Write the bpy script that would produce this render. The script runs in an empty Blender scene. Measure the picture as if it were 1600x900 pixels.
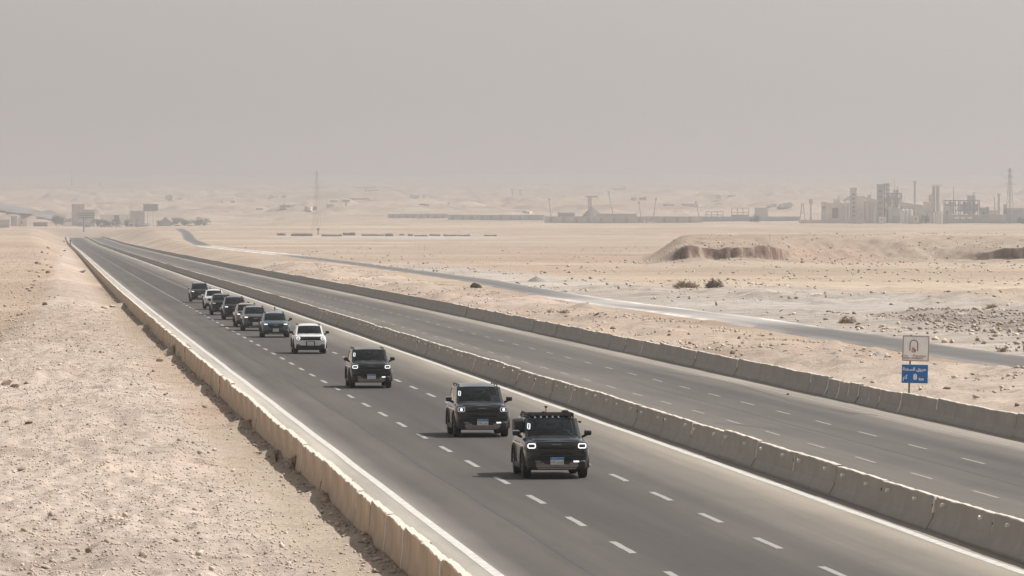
import bpy, bmesh, math, random
import numpy as np
from mathutils import Vector, Matrix, Euler
R = math.radians
random.seed(7)
rng = np.random.default_rng(7)
S = bpy.context.scene
col = S.collection

# ------------------------------------------------------------------ camera
F_PX = 8889.0                       # focal length in photo pixels (200 mm on a 36 mm wide sensor)
CAM_Z = 7.7
VPX, VPY = 57.0, 347.0              # where the straight road vanishes in the photo
PITCH = math.atan((450 - VPY) / F_PX)
YAW = math.atan((800 - VPX) / F_PX * math.cos(PITCH))
cam_d = bpy.data.cameras.new('camera')
cam_d.sensor_width = 36.0
cam_d.lens = 36.0 * F_PX / 1600.0
cam_d.clip_start = 1.0
cam_d.clip_end = 60000.0
cam = bpy.data.objects.new('camera', cam_d)
col.objects.link(cam)
cam.location = (0, 0, CAM_Z)
cam.rotation_euler = (math.pi / 2 - PITCH, 0, -YAW)
S.camera = cam

# ------------------------------------------------------------------ sky, sun, exposure
SUN_EL, SUN_AZ = R(51), R(22)       # azimuth from +X (right of the road) towards +Y (down the road)
sun_dir = Vector((math.cos(SUN_EL) * math.cos(SUN_AZ), math.cos(SUN_EL) * math.sin(SUN_AZ), math.sin(SUN_EL)))
W = bpy.data.worlds.new('World')
S.world = W
W.use_nodes = True
nt = W.node_tree
bg = nt.nodes['Background']
sky = nt.nodes.new('ShaderNodeTexSky')
sky.sky_type = 'NISHITA'
sky.sun_disc = False
sky.sun_elevation = SUN_EL
sky.sun_rotation = math.pi / 2 - SUN_AZ
sky.altitude = 100
sky.air_density = 1.0
sky.dust_density = 2.0
sky.ozone_density = 1.0
hs = nt.nodes.new('ShaderNodeHueSaturation')       # dust in the air greys the whole sky
hs.inputs['Saturation'].default_value = 0.18
dust = nt.nodes.new('ShaderNodeMix')
dust.data_type = 'RGBA'
dust.blend_type = 'MULTIPLY'
dust.inputs['Factor'].default_value = 1.0
dust.inputs['B'].default_value = (1.0, 0.968, 0.945, 1)
nt.links.new(sky.outputs[0], hs.inputs['Color'])
nt.links.new(hs.outputs[0], dust.inputs['A'])
nt.links.new(dust.outputs['Result'], bg.inputs['Color'])
bg.inputs['Strength'].default_value = 0.105
sl = bpy.data.lights.new('sun', 'SUN')
sl.energy = 4.95
sl.angle = R(0.5)
sl.color = (1.0, 0.97, 0.925)
so = bpy.data.objects.new('sun', sl)
so.rotation_euler = sun_dir.to_track_quat('Z', 'Y').to_euler()
so.location = (0, 0, 60)
col.objects.link(so)
S.view_settings.view_transform = 'Standard'
S.view_settings.look = 'None'
S.view_settings.gamma = 1
S.view_settings.exposure = 0.22
S.cycles.volume_bounces = 2
S.cycles.max_bounces = 8
S.cycles.use_denoising = True
HAZE_DENSITY = 1.55e-4

# ------------------------------------------------------------------ helpers
def link(o):
    col.objects.link(o)
    return o

def tag(o, label=None, cat=None, group=None, kind=None):
    if label: o['label'] = label
    if cat: o['category'] = cat
    if group: o['group'] = group
    if kind: o['kind'] = kind
    return o

def empty(name, loc=(0, 0, 0), rz=0.0, label=None, cat=None, group=None):
    o = bpy.data.objects.new(name, None)
    o.location = loc
    o.rotation_euler = (0, 0, rz)
    o.empty_display_size = 0.2
    return tag(link(o), label, cat, group)

def mesh_obj(name, me, m=None, parent=None, loc=(0, 0, 0), rot=(0, 0, 0)):
    o = bpy.data.objects.new(name, me)
    if m is not None and len(me.materials) == 0:
        me.materials.append(m)
    o.location = loc
    o.rotation_euler = rot
    if parent is not None:
        o.parent = parent
    return link(o)

class MB:
    """collects shapes for one mesh"""
    def __init__(s):
        s.v, s.f = [], []
    def add(s, vs, fs):
        n = len(s.v)
        s.v += [tuple(p) for p in vs]
        s.f += [tuple(i + n for i in q) for q in fs]
        return s
    def box(s, c, d, rot=None, taper=1.0):
        x, y, z = d[0] / 2, d[1] / 2, d[2] / 2
        vs = [Vector((i * x * (taper if k > 0 else 1), j * y * (taper if k > 0 else 1), k * z)) for k in (-1, 1) for j in (-1, 1) for i in (-1, 1)]
        if rot is not None:
            vs = [rot @ p for p in vs]
        vs = [p + Vector(c) for p in vs]
        return s.add(vs, [(0, 2, 3, 1), (4, 5, 7, 6), (0, 1, 5, 4), (2, 6, 7, 3), (0, 4, 6, 2), (1, 3, 7, 5)])
    def rbox(s, c, d, r=0.02, seg=2, rot=None):
        bm = bmesh.new()
        bmesh.ops.create_cube(bm, size=1)
        for v in bm.verts:
            v.co = Vector((v.co.x * d[0], v.co.y * d[1], v.co.z * d[2]))
        bmesh.ops.bevel(bm, geom=bm.edges[:], offset=min(r, min(d) * 0.45), segments=seg, affect='EDGES', profile=0.5)
        bm.verts.index_update()
        vs = [(rot @ v.co if rot is not None else v.co) + Vector(c) for v in bm.verts]
        s.add(vs, [[v.index for v in f.verts] for f in bm.faces])
        bm.free()
        return s
    def tube(s, p0, p1, r0, r1=None, n=8, cap=True):
        r1 = r0 if r1 is None else r1
        p0, p1 = Vector(p0), Vector(p1)
        d = (p1 - p0).normalized()
        a = d.orthogonal().normalized()
        b = d.cross(a)
        vs = []
        for p, r in ((p0, r0), (p1, r1)):
            for i in range(n):
                t = 2 * math.pi * i / n
                vs.append(p + a * (r * math.cos(t)) + b * (r * math.sin(t)))
        fs = [(i, (i + 1) % n, n + (i + 1) % n, n + i) for i in range(n)]
        if cap:
            fs += [tuple(range(n - 1, -1, -1)), tuple(range(n, 2 * n))]
        return s.add(vs, fs)
    def loft(s, rings, closed=True, cap=True):
        n = len(rings[0])
        vs = [p for r in rings for p in r]
        fs = []
        for k in range(len(rings) - 1):
            for i in range(n if closed else n - 1):
                j = (i + 1) % n
                fs.append((k * n + i, k * n + j, (k + 1) * n + j, (k + 1) * n + i))
        if cap and closed:
            fs += [tuple(range(n - 1, -1, -1)), tuple(range((len(rings) - 1) * n, len(rings) * n))]
        return s.add(vs, fs)
    def mesh(s, name, smooth=None):
        me = bpy.data.meshes.new(name)
        me.from_pydata(s.v, [], s.f)
        bm = bmesh.new()
        bm.from_mesh(me)
        bmesh.ops.recalc_face_normals(bm, faces=bm.faces[:])
        bm.to_mesh(me)
        bm.free()
        if smooth:
            me.polygons.foreach_set('use_smooth', [True] * len(me.polygons))
            me.set_sharp_from_angle(angle=R(smooth))
        return me
    def build(s, name, m, parent=None, loc=(0, 0, 0), rot=(0, 0, 0), smooth=None):
        return mesh_obj(name, s.mesh(name, smooth), m, parent, loc, rot)

# value noise, numpy
def vnoise(x, y, seed=0):
    x = np.asarray(x, float); y = np.asarray(y, float)
    xi = np.floor(x).astype(np.int64); yi = np.floor(y).astype(np.int64)
    xf = x - xi; yf = y - yi
    def h(a, b):
        n = (a * 374761393 + b * 668265263 + seed * 974711) & 0xFFFFFFFF
        n = ((n ^ (n >> 13)) * 1274126177) & 0xFFFFFFFF
        n = n ^ (n >> 16)
        return (n & 0xFFFF) / 65535.0
    u = xf * xf * (3 - 2 * xf); v = yf * yf * (3 - 2 * yf)
    a = h(xi, yi) * (1 - u) + h(xi + 1, yi) * u
    b = h(xi, yi + 1) * (1 - u) + h(xi + 1, yi + 1) * u
    return (a * (1 - v) + b * v) * 2 - 1

def fbm(x, y, o=4, seed=0):
    t, a, s = 0.0, 1.0, 0.0
    for k in range(o):
        t = t + a * vnoise(x * 2 ** k + 17.3 * k, y * 2 ** k - 9.1 * k, seed + k)
        s += a
        a *= 0.5
    return t / s

def sstep(a, b, x):
    t = np.clip((np.asarray(x, float) - a) / (b - a), 0, 1)
    return t * t * (3 - 2 * t)

# ------------------------------------------------------------------ materials
def mat(name, c, rough=0.7, metal=0.0, var=0.0, vscale=3.0, c2=None, bump=0.0, bscale=20.0, coat=0.0, spec=0.5, coords='Object', detail=6, attr=None):
    m = bpy.data.materials.new(name)
    m.use_nodes = True
    t = m.node_tree
    b = t.nodes['Principled BSDF']
    b.inputs['Base Color'].default_value = (*c, 1)
    b.inputs['Roughness'].default_value = rough
    b.inputs['Metallic'].default_value = metal
    b.inputs['Coat Weight'].default_value = coat
    b.inputs['Specular IOR Level'].default_value = spec
    tc = t.nodes.new('ShaderNodeTexCoord')
    if var > 0 or c2 is not None:
        n = t.nodes.new('ShaderNodeTexNoise')
        n.inputs['Scale'].default_value = vscale
        n.inputs['Detail'].default_value = detail
        n.inputs['Roughness'].default_value = 0.6
        t.links.new(tc.outputs[coords], n.inputs['Vector'])
        r = t.nodes.new('ShaderNodeValToRGB')
        r.color_ramp.elements[0].position = 0.32
        r.color_ramp.elements[1].position = 0.68
        lo = tuple(max(0, x * (1 - var)) for x in c)
        hi = c2 if c2 is not None else tuple(min(1, x * (1 + var)) for x in c)
        r.color_ramp.elements[0].color = (*lo, 1)
        r.color_ramp.elements[1].color = (*hi, 1)
        t.links.new(n.outputs['Fac'], r.inputs['Fac'])
        out = r.outputs['Color']
        if attr:
            at = t.nodes.new('ShaderNodeAttribute')
            at.attribute_name = attr
            mx = t.nodes.new('ShaderNodeMix'); mx.data_type = 'RGBA'; mx.blend_type = 'MULTIPLY'
            mx.inputs['Factor'].default_value = 1
            t.links.new(out, mx.inputs['A']); t.links.new(at.outputs['Color'], mx.inputs['B'])
            out = mx.outputs['Result']
        t.links.new(out, b.inputs['Base Color'])
    if bump > 0:
        n2 = t.nodes.new('ShaderNodeTexNoise')
        n2.inputs['Scale'].default_value = bscale
        n2.inputs['Detail'].default_value = 8
        t.links.new(tc.outputs[coords], n2.inputs['Vector'])
        bp = t.nodes.new('ShaderNodeBump')
        bp.inputs['Strength'].default_value = 0.6
        bp.inputs['Distance'].default_value = bump
        t.links.new(n2.outputs['Fac'], bp.inputs['Height'])
        t.links.new(bp.outputs['Normal'], b.inputs['Normal'])
    return m

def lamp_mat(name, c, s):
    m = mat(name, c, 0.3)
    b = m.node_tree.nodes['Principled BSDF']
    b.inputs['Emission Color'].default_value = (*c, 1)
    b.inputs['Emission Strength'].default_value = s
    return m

def glass_mat(name, tint, gloss=0.05):
    m = bpy.data.materials.new(name)
    m.use_nodes = True
    t = m.node_tree
    t.nodes.remove(t.nodes['Principled BSDF'])
    o = t.nodes['Material Output']
    tr = t.nodes.new('ShaderNodeBsdfTransparent'); tr.inputs['Color'].default_value = (*tint, 1)
    gl = t.nodes.new('ShaderNodeBsdfGlossy'); gl.inputs['Roughness'].default_value = gloss
    gl.inputs['Color'].default_value = (0.86, 0.93, 0.97, 1)
    fr = t.nodes.new('ShaderNodeFresnel'); fr.inputs['IOR'].default_value = 1.38
    mx = t.nodes.new('ShaderNodeMixShader')
    t.links.new(fr.outputs[0], mx.inputs[0]); t.links.new(tr.outputs[0], mx.inputs[1]); t.links.new(gl.outputs[0], mx.inputs[2])
    t.links.new(mx.outputs[0], o.inputs['Surface'])
    return m

M = {}
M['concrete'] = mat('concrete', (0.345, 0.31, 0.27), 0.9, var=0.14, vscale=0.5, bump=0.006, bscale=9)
M['concrete_sunlit_top'] = mat('concrete_sunlit_top', (0.58, 0.52, 0.44), 0.92, var=0.15, vscale=2)  # barrier tops: sunlit brightness put into the colour
M['concrete_tan'] = mat('concrete_tan', (0.50, 0.375, 0.26), 0.92, var=0.24, vscale=0.55, bump=0.006, bscale=9)
M['mortar'] = mat('mortar', (0.74, 0.68, 0.60), 0.9, var=0.15, vscale=4)
M['hole'] = mat('hole', (0.015, 0.013, 0.012), 0.9)
M['paint_white'] = mat('road_paint', (0.49, 0.47, 0.43), 0.7, var=0.25, vscale=2.5)
M['paint_worn'] = mat('worn_road_paint', (0.26, 0.245, 0.22), 0.8, var=0.3, vscale=3)
M['tyre'] = mat('tyre_rubber', (0.018, 0.017, 0.016), 0.85, var=0.3, vscale=8)
M['rim'] = mat('rim_metal', (0.10, 0.10, 0.10), 0.4, 0.8)
M['black'] = mat('black_plastic', (0.008, 0.008, 0.008), 0.6, c2=(0.018, 0.016, 0.015), vscale=4)
M['gloss_black'] = mat('gloss_black', (0.010, 0.011, 0.012), 0.25, coat=0.5)
M['chrome'] = mat('chrome', (0.55, 0.55, 0.54), 0.25, 0.9)
M['trim'] = mat('dusty_trim', (0.035, 0.031, 0.028), 0.55, var=0.15)
M['silver'] = mat('skid_silver', (0.26, 0.235, 0.215), 0.55, 0.2, var=0.2, vscale=6)
M['lamp'] = lamp_mat('lamp_and_glint_white', (1.0, 1.0, 1.0), 1.0)  # lit lamps, and the glowing glint strip on boxy bumpers
M['lamp_dim'] = lamp_mat('lamp_dim', (0.75, 0.77, 0.8), 0.25)
M['lamp_glass'] = mat('lamp_glass', (0.10, 0.105, 0.11), 0.12, coat=1.0)
M['interior'] = mat('interior', (0.03, 0.028, 0.027), 0.8, var=0.3, vscale=5)
M['glass'] = glass_mat('tinted_glass', (0.32, 0.36, 0.37))
M['glass_dark'] = glass_mat('privacy_glass', (0.06, 0.07, 0.07))
M['plate_white'] = mat('plate_white', (0.62, 0.64, 0.62), 0.5, var=0.12, vscale=20)
M['plate_blue'] = mat('plate_blue', (0.0, 0.20, 0.52), 0.5)
M['plate_green'] = mat('plate_green', (0.25, 0.5, 0.42), 0.5)
M['ink'] = mat('ink', (0.05, 0.05, 0.05), 0.7)
M['skin'] = mat('skin', (0.32, 0.19, 0.13), 0.6, var=0.1)
M['hair'] = mat('hair', (0.02, 0.015, 0.012), 0.7)
M['cloth_red'] = mat('cloth_red', (0.28, 0.05, 0.045), 0.9, var=0.2, vscale=9)
M['cloth_grey'] = mat('cloth_grey', (0.10, 0.11, 0.13), 0.9, var=0.2, vscale=9)
M['paper'] = mat('paper', (0.62, 0.72, 0.76), 0.8, var=0.08)
M['sign_blue'] = mat('sign_blue', (0.002, 0.135, 0.42), 0.45, var=0.12, vscale=3)
M['sign_white'] = mat('sign_white', (0.84, 0.83, 0.81), 0.5, var=0.08, vscale=3)
M['sign_edge'] = mat('sign_edge', (0.34, 0.31, 0.28), 0.6)
M['letter_white'] = mat('letter_white', (0.8, 0.8, 0.8), 0.5)
M['letter_red'] = mat('letter_red', (0.30, 0.13, 0.10), 0.6)
M['letter_brown'] = mat('letter_brown', (0.14, 0.10, 0.08), 0.6)
M['emblem_tan'] = mat('emblem_tan', (0.55, 0.36, 0.27), 0.6)
M['steel'] = mat('galvanised_steel', (0.20, 0.18, 0.165), 0.6, 0.3, var=0.2)
M['dry_twig'] = mat('dry_twig', (0.30, 0.22, 0.15), 0.95, var=0.3, vscale=6)
M['dark_twig'] = mat('dark_twig', (0.15, 0.115, 0.085), 0.95, var=0.3, vscale=6)
M['leaf'] = mat('dusty_leaf', (0.10, 0.11, 0.085), 0.9, var=0.4, vscale=0.5)
M['bark'] = mat('bark', (0.10, 0.075, 0.055), 0.9, var=0.3)
M['rock_pale'] = mat('rock_pale', (0.47, 0.38, 0.30), 0.95, var=0.2, vscale=2.5, bump=0.02, bscale=12)
M['rock_brown'] = mat('rock_brown', (0.24, 0.17, 0.125), 0.95, var=0.25, vscale=2.5, bump=0.02, bscale=12)
M['rock_dark'] = mat('rock_dark', (0.10, 0.075, 0.06), 0.95, var=0.25, vscale=2.5, bump=0.02, bscale=12)
M['pebble'] = mat('pebble', (0.52, 0.43, 0.345), 0.95, var=0.12, vscale=0.5, attr='tone')
M['gravel_grey'] = mat('gravel_grey', (0.24, 0.21, 0.185), 0.95, var=0.2, vscale=2)
for nm, c in dict(cream=(0.74, 0.68, 0.58), grey_wall=(0.55, 0.53, 0.51), dark_wall=(0.40, 0.41, 0.42), white_wall=(0.80, 0.78, 0.74), blue_wall=(0.38, 0.45, 0.49),
                  pink_wall=(0.58, 0.50, 0.46), green_panel=(0.30, 0.37, 0.35), dark_steel=(0.30, 0.30, 0.305), opening=(0.22, 0.22, 0.225), brown_wall=(0.36, 0.30, 0.265)).items():
    M[nm] = mat(nm, c, 0.85, var=0.15, vscale=0.15)

def paint(name, c, dusty=0.25):
    """car paint with a film of road dust lying in patches"""
    d = (0.26, 0.21, 0.165)
    hi = tuple(a * (1 - dusty) + b * dusty for a, b in zip(c, d))
    m = mat(name, c, 0.36, 0.0, var=0.0, vscale=1.6, c2=hi, coat=0.7)
    m.node_tree.nodes['Principled BSDF'].inputs['Coat Roughness'].default_value = 0.06
    m.node_tree.nodes['Principled BSDF'].inputs['Specular IOR Level'].default_value = 0.15
    return m

# ------------------------------------------------------------------ the road's course
_ty = np.arange(-300, 6001, 10.0)
_k = np.hanning(61); _k /= _k.sum()
def _smooth(t):
    return np.convolve(np.pad(t, 30, mode='edge'), _k, mode='valid')
_ts = _smooth(np.interp(_ty, [-300, 550, 927, 1806, 2709, 4200, 4700, 6000], [0, 0, 1.7, 5.0, 7.1, 13.0, 15.5, 22]))
_tz = _smooth(np.interp(_ty, [-300, 550, 927, 1806, 2709, 4100, 4400, 6000], [0, 0, -0.9, -2.25, -3.0, -3.2, -5.2, -20]))
def shift(Y): return np.interp(Y, _ty, _ts)
def road_z(Y): return np.interp(Y, _ty, _tz)
ROAD_END = 4300.0
L_WALL, MEDIAN, R_WALL = 8.2, 22.53, 35.0

# ------------------------------------------------------------------ terrain
SERVICE = np.array([(53.5, 150), (53.8, 309), (54.4, 374), (55.6, 453), (54.2, 566), (58.5, 736), (58.9, 825), (59.6, 1053), (58.5, 1369), (54, 1800), (62, 2300), (78, 2976), (88, 3520)], float)
FEET = []                           # (x, y, radius, height) soft sand drifts
def height(X, Y):
    X = np.asarray(X, float); Y = np.asarray(Y, float)
    D = np.hypot(X, Y)
    sx = shift(Y); Xr = X - sx; zr = road_z(Y)
    fl = np.interp(D, [0, 300, 600, 1000, 2500, 4000, 4700, 5500, 7000, 9000, 13000, 16000, 18500, 22000], [0.0, 0.0, 0.12, 0.55, 2.0, 3.4, 3.6, 7, 18, 42, 82, 104, 148, 180])
    fr = np.interp(D, [0, 1900, 2500, 3500, 4200, 5000, 6000, 9000, 13000, 16000, 18500, 22000], [0.0, 0, 1.0, 3.7, 6.3, 11, 18, 45, 84, 105, 150, 185])
    t = X / np.maximum(Y, 1) * F_PX
    b = sstep(5, 40, Xr) * (1 - sstep(3600, 4300, D)) + sstep(330, 480, t) * sstep(3600, 4300, D)
    z = fl * (1 - b) + fr * b
    z = z + fbm(X / 70, Y / 110, 4, 3) * (0.10 + np.clip((D - 300) / 4000, 0, 1) * 1.1)
    z = z + (fbm(X / 500, Y / 900, 5, 11)) * np.clip((D - 4500) / 9000, 0, 1) * 18 + fbm(X / 160, Y / 330, 4, 13) * np.clip((D - 4700) / 5000, 0, 1) * 5.5
    far = sstep(4800, 6000, D)
    z = z + far * 7.0 * sstep(0.93, 0.995, 1 - np.abs(fbm(X / 420, Y / 300, 4, 15))) + far * 4.0 * sstep(0.94, 1.0, 1 - np.abs(fbm(X / 160, Y / 210, 3, 19)))
    z = z + fbm(X / 9, Y / 16, 3, 21) * 0.12 * (1 - sstep(1200, 2500, D))
    # rubble bank left of the road
    bl = np.interp(Y, [0, 374, 482, 1000, 2000, 5000], [-3.5, -2.4, 0.4, 1.6, 3.2, 6])
    m = sstep(-1.5, 1.2, Xr - bl) * (1 - sstep(5.0, 7.4, Xr)) * (Xr < 8.1)
    z = z + m * (0.24 + 0.27 * fbm(X / 2.4, Y / 9.0, 4, 31) + 0.14 * fbm(X / 0.5, Y / 2.0, 2, 35)) * (1 - sstep(1500, 3000, D))
    # bank of dug-out rubble between the right barrier and the service road
    m = sstep(36.0, 40, Xr) * (1 - sstep(46.5, 50.5, Xr)) * (1 - sstep(900, 1300, D)) * sstep(120, 190, D)
    z = z + m * np.clip(0.22 + 0.75 * fbm(X / 4.0, Y / 14, 4, 41), -0.1, 1.2)
    # stony heaps beyond the service road
    m = sstep(60, 66, X) * (1 - sstep(105, 130, X)) * sstep(280, 340, D) * (1 - sstep(620, 760, D))
    z = z + m * np.clip(fbm(X / 5, Y / 18, 4, 51) * 0.9, -0.15, 0.9)
    # plateau with a broken brown edge
    edge = 1046 + 9 * fbm(X / 14, X * 0 + 2.2, 3, 61) + 4.5 * fbm(X / 2.6, X * 0 + 4.4, 3, 67) - 55 * sstep(172, 196, X) + 34 * np.exp(-((X - 154) / 15.0) ** 2)
    u = Y - edge
    lat = sstep(111.5, 121, X * 1050 / np.maximum(Y, 600))
    cl = sstep(116, 119, X) * (1 - sstep(141, 144.5, X)) + sstep(169.5, 181, X)
    gentle = np.interp(u, [-48, -16, 0, 34, 52, 80, 140], [0, 0.3, 0.95, 4.1, 4.8, 5.0, 5.2])
    toe = 1.0 + 0.5 * fbm(X / 4.2, X * 0 + 0.7, 3, 65); lip = 3.1 + 0.5 * fbm(X / 3.0, X * 0 + 5.1, 3, 66)
    steep = np.where(u < -2, np.clip((u + 45) / 43, 0, 1) * toe, np.where(u < 3, toe + (lip - toe) * sstep(-0.2, 1.3, u + 0.9 * fbm(X / 0.9, X * 0 + 8.8, 3, 68)), lip + (5.2 - lip) * sstep(0, 1, np.clip((u - 3) / 90, 0, 1))))
    mz = gentle * (1 - cl) + steep * cl
    z = z + lat * mz * (1 - sstep(1200, 1420, Y)) + lat * (u > -30) * 0.35 * fbm(X / 3.0, Y / 6.0, 3, 63) * sstep(-30, 0, u) * (1 - sstep(60, 200, u))
    # second low ridge farther back
    z = z + 4.9 * sstep(236, 262, X) * sstep(1560, 1600, Y) * (1 - sstep(1720, 2000, Y)) * (0.9 + 0.1 * fbm(X / 9, Y / 20, 3, 71))
    # service road bed
    dmin = np.full(X.shape, 1e9); zs = np.zeros(X.shape)
    near = (X > 20) & (X < 130) & (Y > 100) & (Y < 3700)
    if near.any():
        xs, ys = X[near], Y[near]
        dd = np.full(xs.shape, 1e9)
        for (x0, y0), (x1, y1) in zip(SERVICE[:-1], SERVICE[1:]):
            L2 = (x1 - x0) ** 2 + (y1 - y0) ** 2
            q = np.clip(((xs - x0) * (x1 - x0) + (ys - y0) * (y1 - y0)) / L2, 0, 1)
            dd = np.minimum(dd, np.hypot(xs - x0 - q * (x1 - x0), ys - y0 - q * (y1 - y0)))
        dmin[near] = dd
    ws = 1 - sstep(2.9, 7.5, dmin)
    z = z * (1 - ws) + (service_z(Y) - 0.06) * ws
    # the highway's corridor is cut lower; its sheet lies on top
    wl = sstep(0, 5 + 3 * np.abs(fl - zr), 8.05 - Xr)
    wr = sstep(0, 5 + 3 * np.abs(fr - zr), Xr - 35.15)
    c = np.where(Xr < 8.1, z * wl + (zr + 0.0 + 0.05 * fbm(X / 0.8, Y / 3.0, 3, 81)) * (1 - wl), np.where(Xr > 35.15, z * wr + (zr + 0.10) * (1 - wr), zr - 0.35))
    fy = sstep(4250, 4420, Y) + sstep(-200, -280, Y) * 0
    out = c * (1 - fy) + z * fy
    side = (Xr < 8.06) | (Xr > 35.2)
    for (fx, fy_, fr_, fh) in FEET:
        out = out + side * fh * np.exp(-(((X - fx) / fr_) ** 2 + ((Y - fy_) / (fr_ * 2.6)) ** 2))
    return out

def service_z(Y):
    return np.interp(Y, [0, 1400, 1900, 2400, 2976, 3520, 4000], [0.0, 0.0, 0.0, 0.75, 2.1, 3.7, 4.2])

def hz(x, y):
    return float(height(np.array([x]), np.array([y]))[0])

# pixel of the photo -> a point in the place, at a height or at a distance
_cy, _sy, _cp, _sp = math.cos(YAW), math.sin(YAW), math.cos(PITCH), math.sin(PITCH)
FWD = Vector((_sy * _cp, _cy * _cp, -_sp)); RGT = Vector((_cy, -_sy, 0)); UPV = RGT.cross(FWD)
def ray(px, py):
    return FWD + RGT * ((px - 800) / F_PX) + UPV * ((450 - py) / F_PX)
def on_z(px, py, z=0.0):
    d = ray(px, py)
    k = (z - CAM_Z) / d.z
    return Vector((0, 0, CAM_Z)) + d * k
def at_d(px, py, D):
    d = ray(px, py)
    return Vector((0, 0, CAM_Z)) + d * (D / d.y)
def on_ground(px, py):
    z = 0.0
    for _ in range(12):
        p = on_z(px, py, z)
        z = 0.5 * z + 0.5 * hz(p.x, p.y)
    return Vector((p.x, p.y, hz(p.x, p.y)))

FEET += [(on_z(288, 552).x - 0.3, on_z(288, 552).y, 0.8, 0.62), (on_z(1070, 447).x, on_z(1070, 447).y, 2.6, 0.75)]
FEET += [(7.75, yy, rr, hh) for yy, rr, hh in ((318, 0.8, 0.25), (262, 0.5, 0.22), (214, 0.6, 0.3), (188, 0.45, 0.2), (158, 0.5, 0.24), (137, 0.4, 0.2), (410, 1.0, 0.3), (520, 1.2, 0.4))]
FEET += [(on_z(px, py).x, on_z(px, py).y, r, h) for px, py, r, h in ((1305, 547, 0.9, 0.5), (1370, 551, 0.9, 0.35), (1330, 497, 1.6, 0.5), (1545, 475, 3.0, 0.8), (1110, 505, 1.2, 0.3))]

def zones(X, Y):
    """albedo zones of the soil: rubble, grey gravel, pink sand, brown rock"""
    D = np.hypot(X, Y); Xr = X - shift(Y)
    bl = np.interp(Y, [0, 374, 482, 1000, 2000, 5000], [-3.5, -2.4, 0.4, 1.6, 3.2, 6])
    n = fbm(X / 3.0, Y / 9.0, 4, 91)
    rub = sstep(-0.6, 0.6, Xr - bl + n * 1.5) * (1 - sstep(5.2, 7.0, Xr + n)) * (1 - sstep(1300, 2600, D))
    rub = np.maximum(rub, sstep(36.0, 37.5, Xr + n) * (1 - sstep(48, 51, Xr + n)) * 0.6 * (1 - sstep(900, 1400, D)))
    gr = sstep(57, 59, X + n) * (1 - sstep(84, 104, X + 16 * n)) * sstep(365, 420, Y + 70 * n) * (1 - sstep(600, 720, Y + 50 * n))
    gr = np.maximum(gr, 0.95 * sstep(55, 58, X) * (1 - sstep(70, 78, X + 6 * n)) * (1 - sstep(900, 1100, Y)) * sstep(150, 200, Y))
    gr = np.maximum(gr, 0.9 * sstep(2280, 2330, Y) * (1 - sstep(2560, 2620, Y)) * sstep(95, 112, X) * (1 - sstep(190, 215, X)))
    pk = sstep(-0.1, 0.45, fbm(X / 40, Y / 90, 4, 95)) * 0.8
    pk = np.maximum(pk, 0.5 * (1 - sstep(-0.8, 0.8, Xr - bl)) * (Xr < 8))
    pk = np.maximum(pk, sstep(142, 146, X) * (1 - sstep(158, 164, X)) * sstep(1000, 1030, Y) * (1 - sstep(1090, 1110, Y)))
    dk = sstep(66, 69, X + n) * (1 - sstep(86, 92, X + 3 * n)) * sstep(392, 412, Y + 12 * n) * (1 - sstep(462, 490, Y + 12 * n)) * sstep(-0.55, 0.1, fbm(X / 1.5, Y / 5, 3, 97))
    edge = 1046 + 9 * fbm(X / 14, X * 0 + 2.2, 3, 61) + 4.5 * fbm(X / 2.6, X * 0 + 4.4, 3, 67) - 55 * sstep(172, 196, X) + 34 * np.exp(-((X - 154) / 15.0) ** 2)
    u = Y - edge
    cl = sstep(116, 119, X) * (1 - sstep(141, 144.5, X)) + sstep(169.5, 181, X)
    jag = fbm(X / 0.8, X * 0 + 3.3, 4, 99)
    rk = cl * sstep(-1.2, -0.5, u + 2.2 * jag) * (1 - sstep(2.4, 3.0, u + 2.6 * fbm(X / 0.7, X * 0 + 6.1, 3, 98))) * sstep(-0.42, -0.32, fbm(X / 0.9, Y / 9, 3, 97))
    rk = np.maximum(rk, 0.5 * lat_spots(X, Y))
    rk = np.maximum(rk, 0.25 * sstep(111.5, 121, X * 1050 / np.maximum(Y, 600)) * sstep(-34, -6, u + 8 * n) * (1 - sstep(70, 130, u)) * (Y > 940) * (Y < 1300))
    return np.stack([np.clip(rub, 0, 1), np.clip(gr, 0, 1), np.clip(pk, 0, 1), np.clip(np.maximum(rk, dk * 0.42), 0, 1)], -1)

def lat_spots(X, Y):
    return (fbm(X / 2.2, Y / 9.0, 3, 101) > 0.52) * sstep(138, 140, X) * (Y > 1040) * (Y < 1130)

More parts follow.
